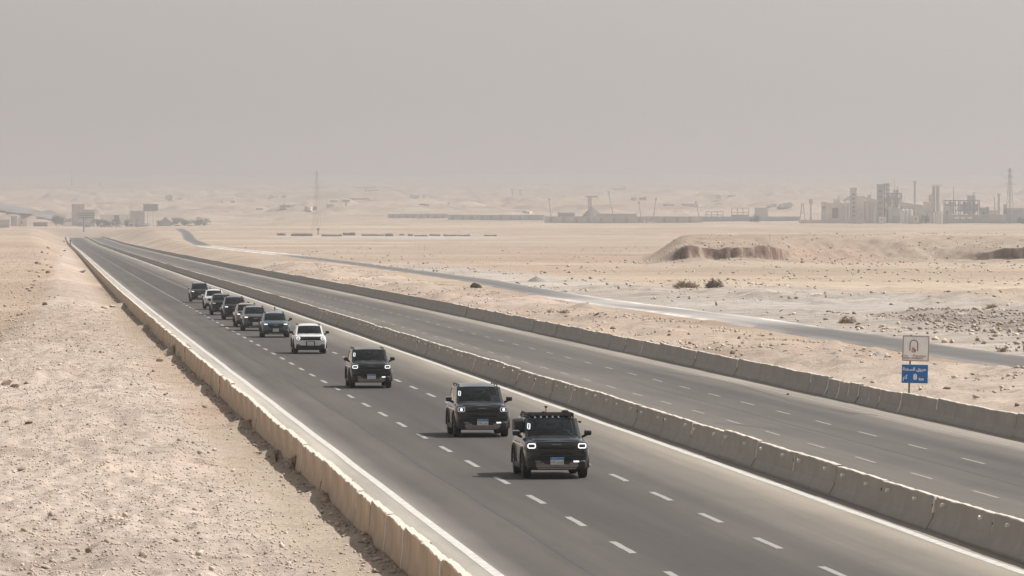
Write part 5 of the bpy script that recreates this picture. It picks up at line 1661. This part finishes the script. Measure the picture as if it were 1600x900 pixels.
def hoarding(label, px0, px1, y0, y1, D, m):
    s = D / F_PX
    x, y = spot((px0 + px1) / 2, D)
    g0 = hz(x, y)
    root = empty('billboard', (x, y, g0), 0, label, 'billboard')
    zt, zb_ = zof(y0, D) - g0, zof(y1, D) - g0
    MB().box((0, 0, (zt + zb_) / 2), ((px1 - px0) * s, 1.0, zt - zb_)).build('panel', M[m], root)
    for k in (-0.18, 0.18):
        MB().tube((k * (px1 - px0) * s, 0.7, -1), (k * (px1 - px0) * s, 0.7, zt - 0.5), 0.5, n=8).build('post', M['white_wall'], root)
hoarding('grey green billboard on two pale posts above the toll station', 224, 247, 319, 330, D1 - 60, 'green_panel')
block('kiosk', 'small white kiosk among the trees by the first lamp post', 'kiosk', 100, 112, 347, D0 - 80, 'white_wall', 4)
block('kiosk', 'pale kiosk with dark hatch right of centre of the toll station', 'kiosk', 201, 209, 348, D0 - 120, 'white_wall', 4, [('hatch', 0.2, 0.8, 0.3, 0.8, 'opening')])
block('shelter', 'white shelter at the foot of the grey green billboard', 'kiosk', 226, 236, 350, D0 - 150, 'white_wall', 4)
def shed_roof():
    D = D0 + 10
    s = D / F_PX
    x, y = spot(259, D)
    g0 = hz(x, y)
    root = empty('filling_shed', (x, y, g0), 0, 'shed with a pale sloping gable at the right of the station', 'shed')
    w, h = 18 * s, zof(339, D) - g0
    MB().loft([[(-w / 2, -3, -1), (w / 2, -3, -1), (w / 2, -3, h * 0.45), (0, -3, h), (-w / 2, -3, h * 0.6)], [(-w / 2, 6, -1), (w / 2, 6, -1), (w / 2, 6, h * 0.45), (0, 6, h), (-w / 2, 6, h * 0.6)]]).build('wall', M['dark_wall'], root)
    MB().loft([[(-0.5, -3.4, h + 0.4), (w / 2 + 0.6, -3.4, h * 0.45 + 0.2), (w / 2 + 0.6, -3.4, h * 0.45 - 0.3), (-0.5, -3.4, h - 0.3)], [(-0.5, 6.2, h + 0.4), (w / 2 + 0.6, 6.2, h * 0.45 + 0.2), (w / 2 + 0.6, 6.2, h * 0.45 - 0.3), (-0.5, 6.2, h - 0.3)]]).build('roof', M['white_wall'], root)
shed_roof()
def far_van(px, D, label, m='white_wall', w=4.4):
    x, y = spot(px, D)
    g0 = hz(x, y)
    root = empty('parked_van', (x, y, g0), random.uniform(-0.3, 0.3), label, 'van', 'vehicles standing at the toll station')
    pr = [(-w / 2, 0.35), (w / 2, 0.35), (w / 2, 1.1), (w * 0.36, 1.25), (w * 0.26, 2.2), (-w / 2, 2.25)]
    MB().loft([[(a, -0.95, b) for a, b in pr], [(a, 0.95, b) for a, b in pr]]).build('body', M[m], root)
    MB().loft([[(a, -0.97, b) for a, b in [(-w * 0.4, 1.3), (w * 0.3, 1.3), (w * 0.22, 2.0), (-w * 0.4, 2.0)]], [(a, 0.97, b) for a, b in [(-w * 0.4, 1.3), (w * 0.3, 1.3), (w * 0.22, 2.0), (-w * 0.4, 2.0)]]]).build('window', M['opening'], root)
    for sx_ in (-0.3, 0.3):
        MB().tube((sx_ * w, -1.0, 0.38), (sx_ * w, 1.0, 0.38), 0.38, n=12).build('wheel', M['tyre'], root)
for px, lab, m, w in [(278, 'white van parked below the dark trees, first of two', 'white_wall', 7.0), (297, 'white van parked below the dark trees, second of two', 'white_wall', 7.0), (160, 'dark car standing where the road meets the station', 'dark_wall', 4.4),
                     (172, 'grey car standing before the dusty trees', 'grey_wall', 4.4), (184, 'pale van standing in front of the white hall', 'white_wall', 5.5), (136, 'dark car just beyond the crest of the road', 'dark_wall', 4.2), (230, 'white car near the foot of the billboard', 'white_wall', 4.6)]:
    far_van(px, D0 - 160, lab, m, w)
block('farm_building', 'grey flat building cut by the edge of the view', 'building', -8, 15, 344, 4300, 'grey_wall', 8)
block('farm_building', 'pale building pair left of the dark trees', 'building', 17, 27, 338, 4900, 'grey_wall', 8, [('window', 0.2, 0.4, 0.5, 0.7, 'opening')])
block('farm_building', 'whitish cube house next to the pale pair', 'building', 28, 42, 342, 4800, 'cream', 8, [('window', 0.3, 0.5, 0.4, 0.7, 'opening')])
block('farm_wall', 'low brown wall before the dark trees', 'wall', 52, 74, 348, 4700, 'brown_wall', 2)
# conveyor ship-shaped structure on the horizon
def jib(label, px0, px1, y0, y1, D, m='grey_wall'):
    s = D / F_PX
    x, y = spot((px0 + px1) / 2, D)
    g0 = hz(x, y)
    w = (px1 - px0) * s
    root = empty('stacker', (x, y, g0), 0, label, 'stacker')
    h0, h1 = zof(y1, D) - g0, zof(y0, D) - g0
    MB().loft([[(-w / 2, -4, h0 + (h1 - h0) * 0.55), (-w * 0.1, -4, h0), (w * 0.42, -4, h0), (w * 0.42, -4, h0 + (h1 - h0) * 0.6), (w * 0.1, -4, h0 + (h1 - h0) * 0.5)], [(-w / 2, 4, h0 + (h1 - h0) * 0.55), (-w * 0.1, 4, h0), (w * 0.42, 4, h0), (w * 0.42, 4, h0 + (h1 - h0) * 0.6), (w * 0.1, 4, h0 + (h1 - h0) * 0.5)]]).build('hull', M[m], root)
    MB().tube((w * 0.25, 0, h0), (w * 0.48, 0, h1), 2.0, n=6).build('boom', M[m], root)
    MB().box((0.1 * w, 0, h0 / 2 - 2), (w * 0.5, 6, max(1, h0 + 6))).build('base', M[m], root)
jib('hazy stacker with a raised boom on the horizon beyond the toll station', 118, 158, 286, 299, 13000)
jib('hazy small stacker with raised boom over the sandy plain', 717, 735, 294, 302, 10500)
jib('hazy flat stacker on the skyline above the leaning booms', 950, 978, 291, 297, 11500)

D2 = 2620                                  # row of low ruined walls
for i, (a, b, yt, yb, m, lab) in enumerate([(433, 446, 364, 370, 'brown_wall', 'low brown ruin first in the row near the pylon'), (455, 488, 364.5, 370, 'brown_wall', 'long low brown ruin under the pylon'), (503, 534, 365.5, 371, 'brown_wall', 'grey brown ruin wall right of the pylon'), (536, 555, 363, 370, 'brown_wall', 'tallest block in the row of ruins'),
        (566, 600, 367, 371.5, 'brown_wall', 'long flat ruin after a gap in the row'), (602, 614, 364.5, 370, 'brown_wall', 'short ruin block beside the long flat one'), (624, 632, 365.5, 370, 'grey_wall', 'tiny ruin block by itself in the row'), (638, 645, 365.5, 370, 'brown_wall', 'narrow dark ruin block in the row'),
        (648, 668, 367, 371.5, 'brown_wall', 'flat ruin past the narrow dark block'), (671, 688, 366.5, 370, 'brown_wall', 'thin pale ruin near the row end'), (693, 714, 366.5, 372, 'brown_wall', 'low ruin with ragged top near the row end'), (716, 735, 366, 371, 'brown_wall', 'second low ruin with ragged top near the row end'), (757, 776, 368, 372.5, 'brown_wall', 'last ruin standing apart from the row')]):
    x, y = spot((a + b) / 2, D2 - 20 * (i % 3)); g0 = hz(x, y); w = (b - a) * D2 / F_PX; h = max(0.8, zof(yt, D2) - g0)
    root = empty('ruined_wall', (x, y, g0), 0.02 * (i % 3), lab, 'wall', 'row of low ruined walls on the plain')
    n = 5
    tops = [h * random.uniform(0.72, 1.05) for _ in range(n + 1)]
    rg = [[(-w / 2 + w * k / n, -0.5, -1), (-w / 2 + w * k / n, 2.0, -1), (-w / 2 + w * k / n, 2.0, tops[k]), (-w / 2 + w * k / n, -0.5, tops[k])] for k in range(n + 1)]
    MB().loft(rg).build('wall', M[m], root)
    MB().box((w * 0.1, -0.52, h * 0.3), (min(w * 0.12, 1.5), 0.3, h * 0.5)).build('opening', M['opening'], root)
D3 = 4300
block('factory_shed', 'dark long shed with a taller end left of the gap', 'building', 510, 521, 320, 5800, 'grey_wall', 10, [('door', 0.3, 0.7, 0.1, 0.5, 'dark_wall')])
block('factory_shed', 'low sloping dark shed left of the gap', 'building', 521, 588, 329.5, 5600, 'grey_wall', 10)
block('boundary_wall', 'dark boundary wall nearest the gap', 'wall', 606, 700, 335, 5050, 'grey_wall', 3, [('panel', 0.05 + 0.12 * k, 0.09 + 0.12 * k, 0.1, 0.95, 'dark_wall') for k in range(8)])
block('boundary_wall', 'dark boundary wall in the middle of the plain', 'wall', 700, 850, 336.5, 4750, 'grey_wall', 3, [('panel', 0.04 + 0.10 * k, 0.06 + 0.10 * k, 0.1, 0.95, 'dark_wall') for k in range(9)])
block('boundary_wall', 'dark boundary wall below the stockpile ending at open sand', 'wall', 850, 1098, 339, 4350, 'grey_wall', 3, [('panel', 0.03 + 0.08 * k, 0.05 + 0.08 * k, 0.1, 0.95, 'dark_wall') for k in range(12)])
far_van(658, 4950, 'white lorry before the dark boundary wall', 'white_wall', 7.5)
far_van(1015, 4300, 'white lorry before the boundary wall near the leaning booms', 'white_wall', 9.0)
D4 = 6200
block('factory_hall', 'hazy grey hall with stepped roof far out on the plain', 'building', 545, 577, 310, 7500, 'grey_wall', 20, [('bay', 0.1, 0.4, 0.2, 0.9, 'dark_wall')])
block('factory_hall', 'hazy grey hall continuing to the flat end', 'building', 577, 632, 312.5, 7550, 'grey_wall', 20, [('bay', 0.5, 0.8, 0.2, 0.9, 'dark_wall')])
block('factory_hall', 'hazy block above the stepped hall', 'building', 573, 592, 297, 9800, 'pink_wall', 16)
pole('loading_arm', 'hazy loading arm over the stepped hall', 'crane', 572, 293, 9700, 1.6, 'grey_wall', (34, 2))
block('factory_hall', 'small hazy block right of the flat hall', 'building', 640, 655, 316, 7300, 'grey_wall', 16)
block('factory_hall', 'hazy row of low huts on the bare plain', 'building', 752, 782, 311, 8100, 'grey_wall', 14)
for a, b, yt, D_, m_, lab in [(400, 431, 322.5, 6100, 'grey_wall', 'faint grey shed left of the pylon'), (440, 462, 321, 6200, 'blue_wall', 'faint bluish shed left of the pylon'), (475, 497, 323, 6000, 'brown_wall', 'thin brown shed behind the pylon'), 
        (515, 545, 312.5, 7400, 'brown_wall', 'faint brown strip building before the stepped hall'), (655, 682, 317, 7200, 'brown_wall', 'faint brown strip building past the small hazy block'), (345, 372, 313, 7600, 'cream', 'faint pale sheds above the station'), (820, 842, 327, 6100, 'grey_wall', 'faint grey store below the blue block house'),
        (1040, 1098, 315.5, 7500, 'grey_wall', 'long faint shed over the end of the boundary wall'), (1200, 1246, 322, 6200, 'grey_wall', 'row of faint huts left of the cement works'), (1118, 1150, 309.5, 8300, 'cream', 'pale faint shed high on the plain near the works'), (985, 1012, 306, 9000, 'brown_wall', 'faint brown bank building under the skyline'),
        (640, 668, 303.5, 9600, 'white_wall', 'pale faint shed under the skyline'), (258, 290, 307, 9000, 'grey_wall', 'faint grey shed on the slope over the billboard'), (420, 446, 303.5, 9600, 'grey_wall', 'faint grey shed high above the low sheds')]:
    p = far_ground((a + b) / 2, yt + 5.0)
    sc = p.y / F_PX
    w = (b - a) * sc
    root = empty('far_shed', p, random.uniform(-0.3, 0.3), lab, 'building', 'faint low buildings scattered over the plain')
    q = -w / 2
    hs = random.uniform(0.6, 1.0)
    while q < w / 2 - 2:
        ww = min(random.uniform(0.12, 0.34) * w, w / 2 - q)
        hh = random.choice((1.6, 2.4, 3.2, 4.6)) * sc * hs
        yy = random.uniform(-8, 8)
        MB().box((q + ww / 2, yy, hh / 2 - 1), (ww * 0.97, random.uniform(6, 14), hh + 2)).build('wall', M[random.choice((m_, m_, 'grey_wall', 'cream'))], root)
        if random.random() < 0.5: MB().loft([[(q, yy - 6, hh), (q + ww, yy - 6, hh), (q + ww * 0.5, yy - 6, hh + 1.2 * sc)], [(q, yy + 6, hh), (q + ww, yy + 6, hh), (q + ww * 0.5, yy + 6, hh + 1.2 * sc)]]).build('roof', M['grey_wall'], root)
        q += ww + (random.uniform(2, 10) if random.random() < 0.5 else 0)
for px, yt, lab in [(541, 318, 'thin hazy tower at the low sloping shed'), (701, 320, 'thin hazy tower over the bare sand')]:
    pole('water_tower', lab, 'tower', px, yt, 6300, 0.9, 'grey_wall', (2.6, 4.5))
pole('tower', 'hazy tower left of the blue tank', 'tower', 801, 296, 8900, 1.2, 'grey_wall', (6, 2)); pole('tower', 'second hazy tower left of the blue tank', 'tower', 813, 297, 8900, 1.2, 'grey_wall', (6, 2))
block('tank_house', 'bluish block house beside the hazy blue tank', 'building', 848, 859, 309.5, 7800, 'blue_wall', 12, [('door', 0.3, 0.6, 0.1, 0.6, 'dark_wall')])
block('blue_tank', 'long blue tank shed left of the stockpile', 'building', 872, 903, 312, 7800, 'blue_wall', 12, [('end_panel', 0.0, 0.08, 0.0, 1.1, 'dark_wall')])
block('shed', 'brown shed behind the boundary wall before the stockpile', 'building', 872, 898, 333, 5000, 'brown_wall', 8)
block('shed', 'long blue grey shed at the foot of the stockpile', 'building', 932, 995, 334.5, 4800, 'dark_wall', 8)
def stockpile():
    D = 5000
    s = D / F_PX
    x, y = spot(926, D); g0 = hz(x, y); h = zof(321, D) - g0; w = 21 * s
    rings = [[(math.cos(t) * w * (1 - f) ** 0.85, math.sin(t) * w * (1 - f) ** 0.85, h * f - 0.5) for t in [2 * math.pi * k / 24 for k in range(24)]] for f in (0, 0.2, 0.45, 0.7, 0.88, 0.98)]
    root = empty('stockpile', (x, y, g0), 0, 'conical grey stockpile with a conveyor tower above it', 'stockpile')
    MB().loft(rings).build('heap', M['gravel_grey'], root, smooth=60)
    t = MB(); hh = zof(307, D) - g0
    t.box((-2.5, 0, hh / 2), (3.2, 3, hh)); t.build('tower', M['grey_wall'], root)
    MB().box((-1, 0, hh), (20 * s, 2.5, 1.4)).build('conveyor', M['grey_wall'], root)
stockpile()
for px, yt, ln, lab in [(960, 301, -9, 'leaning hazy boom with its top to the stockpile side'), (1021, 311, 4, 'leaning hazy boom by the white lorry'), (862, 312, -4, 'leaning thin boom below the blue tank'), (1094, 316, -7, 'leaning thin boom above the end of the boundary wall'), (1003, 317, -5, 'faint thin boom between the two larger ones')]:
    pole('crane_boom', lab, 'crane', px, yt, 5000, 0.5, 'grey_wall', (1.8, 2.2), ln)
def pipe_rack(label, px0, px1, y0, D, m='blue_wall'):
    s = D / F_PX
    x, y = spot((px0 + px1) / 2, D); g0 = hz(x, y); w = (px1 - px0) * s; h = zof(y0, D) - g0
    root = empty('pipe_rack', (x, y, g0), 0, label, 'pipe rack')
    f = MB()
    f.box((0, 0, h), (w, 2, 0.6)); f.box((0, 0, h * 0.62), (w, 2, 0.5))
    f.build('gantry', M['grey_wall'], root)
    n = max(3, int((px1 - px0) / 7))
    for k in range(n + 1):
        MB().box((-w / 2 + w * k / n, 0, h / 2), (0.6, 0.8, h)).build('leg', M['grey_wall'], root)
    MB().box((0, 1.5, h * 0.2), (w, 2, h * 0.45)).build('plinth', M[m], root)
pipe_rack('blue grey pipe rack before the cement works', 1103, 1130, 331, 4650)
pipe_rack('taller pipe rack closer to the cement works', 1143, 1170, 325, 4650, 'dark_wall')
block('low_wall', 'long blue grey wall joining the pipe racks to the works', 'wall', 1095, 1250, 339, 4500, 'blue_wall', 3)
block('low_wall', 'dark wall along the front of the cream hall', 'wall', 1250, 1352, 344.5, D3 - 60, 'grey_wall', 3)
block('store', 'hazy store with flat roof behind the pipe racks', 'building', 1180, 1200, 325, 5000, 'grey_wall', 10)
tree(1178, 348, 335, 16, D3 - 20, 'dark tree at the end of the pipe racks', 40, 'trees at the cement works')
tree(1446, 350, 334, 16, 4120, 'dark tree beside the twin column tower', 41, 'trees at the cement works')
tree(1598, 350, 338, 16, 4100, 'dark tree at the far end of the works', 42, 'trees at the cement works')

D5 = 4250                                   # the cement works
G5 = 'buildings of the cement works'
block('conveyor_tower', 'narrow dark tower at the left of the cream hall', 'tower', 1284, 1291, 316, D5, 'grey_wall', 6, [('opening', 0.2, 0.8, 0.7, 0.8, 'opening')], group=G5)
block('mill_hall', 'wide cream hall with a dark square opening', 'building', 1291, 1329, 318, D5 + 15, 'cream', 14, [('opening', 0.24, 0.48, 0.25, 0.78, 'opening'), ('window', 0.65, 0.9, 0.55, 0.6, 'grey_wall'), ('window', 0.65, 0.9, 0.75, 0.8, 'grey_wall')], 'cream', G5)
block('elevator_tower', 'grey elevator tower rising from the cream hall', 'tower', 1329, 1338.5, 294, D5, 'grey_wall', 6, [('window', 0.3, 0.7, 0.12 * k + 0.2, 0.12 * k + 0.25, 'opening') for k in range(6)], group=G5)
block('silo_block', 'cream block leaning on the grey elevator tower', 'building', 1338.8, 1351, 307, D5 + 8, 'cream', 10, [('panel', 0.1, 0.9, 0.3, 0.34, 'grey_wall')], 'cream', G5)
block('silo_block', 'pale block under the sloping conveyor gallery', 'building', 1352, 1371, 314, D5 + 6, 'cream', 10, [('panel', 0.3, 0.35, 0.0, 1.0, 'grey_wall')], 'cream', G5)
block('preheater_tower', 'tallest dark tower of the works with a platform on top', 'tower', 1371, 1380, 288, D5 - 4, 'dark_wall', 8, [('opening', 0.2, 0.8, 0.15 * k + 0.2, 0.15 * k + 0.26, 'opening') for k in range(5)], group=G5)
block('mill_building', 'grey lower building with dark door before the steel frame', 'building', 1388, 1407, 326, D5 - 6, 'grey_wall', 10, [('door', 0.35, 0.98, 0.1, 0.5, 'dark_wall')], group=G5)
block('sloping_shed', 'dark shed stretching between the silos and the columns', 'building', 1409, 1444, 322, D5 + 30, 'grey_wall', 12, [('window', 0.1, 0.9, 0.5, 0.6, 'dark_wall')], group=G5)
block('column_annex', 'cream annex at the left of the twin column tower', 'building', 1444, 1458, 316, D5 + 10, 'cream', 10, [('window', 0.1, 0.9, 0.5, 0.55, 'grey_wall')], 'cream', G5)
block('power_house', 'large blue grey house closing the works at the view edge', 'building', 1574, 1612, 326, D5 - 20, 'blue_wall', 14, [('roof_band', 0.0, 1.0, 0.9, 0.97, 'grey_wall')], group=G5)
block('base_wall', 'dark blue grey wall along the foot of the steel building', 'wall', 1473, 1574, 336, D5 - 40, 'dark_wall', 4, [('tank', 0.18 + 0.1 * k, 0.25 + 0.1 * k, 0.55, 0.8, 'white_wall') for k in range(3)], group=G5)
for a, b, yt, dd, m_, lab in [(1340, 1345, 336, -24, 'grey_wall', 'small grey hut before the pale blocks'), (1374, 1384, 339, -26, 'white_wall', 'low white hut at the foot of the tallest tower'), (1383, 1386, 318, -2, 'cream', 'slender cream shaft beside the tallest tower'), (1396, 1404, 297, 30, 'grey_wall', 'raised grey cabin behind the open steel frame'),
        (1426, 1440, 338, -26, 'cream', 'low cream store under the dark chimney'), (1476, 1488, 322, -8, 'grey_wall', 'grey annex at the near end of the wide steel building'), (1512, 1524, 306, 24, 'grey_wall', 'tall grey box rising behind the wide steel building'), (1532, 1546, 325, 6, 'blue_wall', 'bluish store past the wide steel building'), (1546, 1558, 330, 2, 'cream', 'pale store before the two stacks'), (1303, 1313, 312, 26, 'grey_wall', 'grey penthouse on the roof line of the cream hall'), (1356, 1361, 305, 12, 'grey_wall', 'narrow grey shaft above the sloping conveyor gallery')]:
    block('plant_annex', lab, 'building', a, b, yt, D5 + dd, m_, 6, [('opening', 0.2, 0.45, 0.5, 0.75, 'opening'), ('pipe', 0.7, 0.78, 0.0, 1.15, 'dark_steel')], group=G5)
def steel_frame(label, px0, px1, y0, y1, D, nx, nz, m='dark_steel', fill=None):
    s = D / F_PX
    x, y = spot((px0 + px1) / 2, D); g0 = hz(x, y); w = (px1 - px0) * s; h1 = zof(y0, D) - g0; h0 = max(0, zof(y1, D) - g0)
    root = empty('steel_frame', (x, y, g0), 0, label, 'steel frame', G5)
    f = MB()
    for i in range(nx + 1):
        for yy in (0, 8):
            f.box((-w / 2 + w * i / nx, yy, h1 / 2), (0.6, 0.6, h1))
    for k in range(nz + 1):
        z = h0 + (h1 - h0) * k / nz
        for yy in (0, 8): f.box((0, yy, z), (w, 0.6, 0.7))
    for i in range(nx):
        f.tube((-w / 2 + w * i / nx, 0, h0), (-w / 2 + w * (i + 1) / nx, 0, h1), 0.25, n=4)
    f.build('frame', M[m], root)
    for i in range(nx):
        if (i * 7 + nx) % 3 == 0: continue
        MB().box((-w / 2 + w * (i + 0.5) / nx, 5, h0 + (h1 - h0) * 0.5), (w / nx * 0.8, 4, (h1 - h0) * (0.5 + 0.3 * ((i * 5) % 3) / 2))).build('vessel', M['grey_wall' if i % 2 else 'dark_wall'], root)
    return root
steel_frame('open steel frame beside the tallest tower', 1381, 1409, 302, 326, D5 + 12, 4, 3)
steel_frame('wide dark steel building right of the twin columns', 1477, 1531, 313, 336, D5, 7, 3)
steel_frame('platform frame on the shoulder of the tallest tower', 1381, 1389, 287, 296, D5 + 4, 2, 1)
def conveyor(label, p0, p1, D):
    a, b = at_d(p0[0], p0[1], D), at_d(p1[0], p1[1], D)
    root = empty('conveyor_gallery', (a.x, a.y, a.z), 0, label, 'conveyor', G5)
    d = b - a
    MB().tube((0, 0, 0), d, 1.4, n=4).build('gallery', M['grey_wall'], root)
    for f in (0.3, 0.75):
        q = d * f
        MB().tube(q, (q.x, q.y, hz(a.x, a.y) - a.z), 0.35, n=5).build('trestle', M['grey_wall'], root)
conveyor('sloping conveyor gallery reaching the tallest tower', (1349, 309), (1372, 315), D5 - 8)
conveyor('short conveyor box hung on the grey elevator tower', (1318, 314), (1330, 306), D5 - 6)
conveyor('hanging conveyor from the steel frame to the silos', (1405, 318), (1440, 322), D5 - 6)
for k in range(3):
    px = 1411 + 6.2 * k
    x, y = spot(px, D5 - 20); g0 = hz(x, y); h = zof(328, D5 - 20) - g0
    root = empty('silo', (x, y, g0), 0, ('white silo nearest the dark door, first of three', 'middle one of the three white silos', 'white silo on the tree side, last of three')[k], 'silo', 'three white silos of the works')
    MB().tube((0, 0, -1), (0, 0, h), 1.25, n=16).build('shell', M['white_wall'], root, smooth=40)
    MB().tube((0, 0, h), (0, 0, h + 0.8), 1.25, 0.3, n=16).build('cone', M['grey_wall'], root)
def twin():
    D = D5 - 10
    s = D / F_PX
    x, y = spot(1464, D); g0 = hz(x, y)
    root = empty('twin_column_tower', (x, y, g0), 0, 'twin column tower with flat cap standing on white legs', 'tower', G5)
    zt, zm = zof(291, D) - g0, zof(331, D) - g0
    for dx in (-5.2, 1.2): MB().tube((dx * s, 0, zm), (dx * s, 0, zt), 2.4 * s, n=14).build('column', M['dark_wall'], root, smooth=40)
    MB().tube((5.5 * s, 3, -1), (5.5 * s, 3, zof(297, D) - g0), 1.8 * s, n=14).build('column', M['cream'], root, smooth=40)
    MB().box((0, 0, zt + 0.6), (14 * s, 5, 1.2)).build('cap', M['white_wall'], root)
    MB().box((-9.5 * s, 0, (zof(304, D) + zof(315, D)) / 2 - g0), (6 * s, 4, 11 * s)).build('side_box', M['grey_wall'], root)
    for dx in (-5, -1.5, 2, 6): MB().box((dx * s, -1.5, zm / 2 - 1), (1.3, 1.3, zm + 2)).build('leg', M['white_wall'], root)
    MB().box((0, 3, zm / 2), (15 * s, 3, zm)).build('back_wall', M['grey_wall'], root)
twin()
pole('chimney', 'slim dark chimney behind the sloping shed', 'chimney', 1429.5, 284, D5 + 40, 0.8, 'dark_wall', (2.2, 1.4))
pole('antenna_mast', 'thin antenna over the open steel frame', 'mast', 1398, 281, D5 + 20, 0.3, 'grey_wall')
pole('antenna_mast', 'thin antenna over the wide dark steel building', 'mast', 1490, 291, D5 + 20, 0.4, 'grey_wall')
pole('chimney', 'thick grey stack near the blue grey house', 'chimney', 1561, 303, D5 + 10, 1.1, 'grey_wall', (2.6, 1.0))
pole('chimney', 'thin pale stack next to the thick grey one', 'chimney', 1554, 306, D5 + 10, 0.5, 'cream')
pole('chimney', 'short dark stack touching the blue grey house', 'chimney', 1571, 319, D5 - 10, 1.6, 'dark_wall')
pole('water_tower', 'thin tower left of the narrow dark tower', 'tower', 1267, 315, D5, 0.7, 'grey_wall', (2.8, 3.5))
def aframe():
    D = D5; s = D / F_PX
    x, y = spot(1254, D); g0 = hz(x, y); h = zof(317, D) - g0
    root = empty('trestle', (x, y, g0), 0, 'A shaped trestle at the near end of the works', 'trestle', G5)
    for k in (-1, 1): MB().tube((k * 5 * s, 0, -1), (k * 1.0 * s, 0, h), 0.45, n=6).build('leg', M['grey_wall'], root)
    MB().box((0, 0, h * 0.5), (6 * s, 0.6, 0.6)).build('brace', M['grey_wall'], root)
aframe()

# ------------------------------------------------------------------ dusty air
def haze():
    m = bpy.data.materials.new('dusty_air')
    m.use_nodes = True
    t = m.node_tree
    t.nodes.remove(t.nodes['Principled BSDF'])
    v = t.nodes.new('ShaderNodeVolumePrincipled')
    v.inputs['Color'].default_value = (0.60, 0.604, 0.622, 1)
    v.inputs['Density'].default_value = HAZE_DENSITY
    v.inputs['Anisotropy'].default_value = 0.55
    t.links.new(v.outputs[0], t.nodes['Material Output'].inputs['Volume'])
    b = MB().box((0, 0, 75), (46400, 46400, 270))
    o = b.build('haze', m)
    tag(o, 'dusty air over the whole desert plain', 'haze', kind='stuff')
haze()
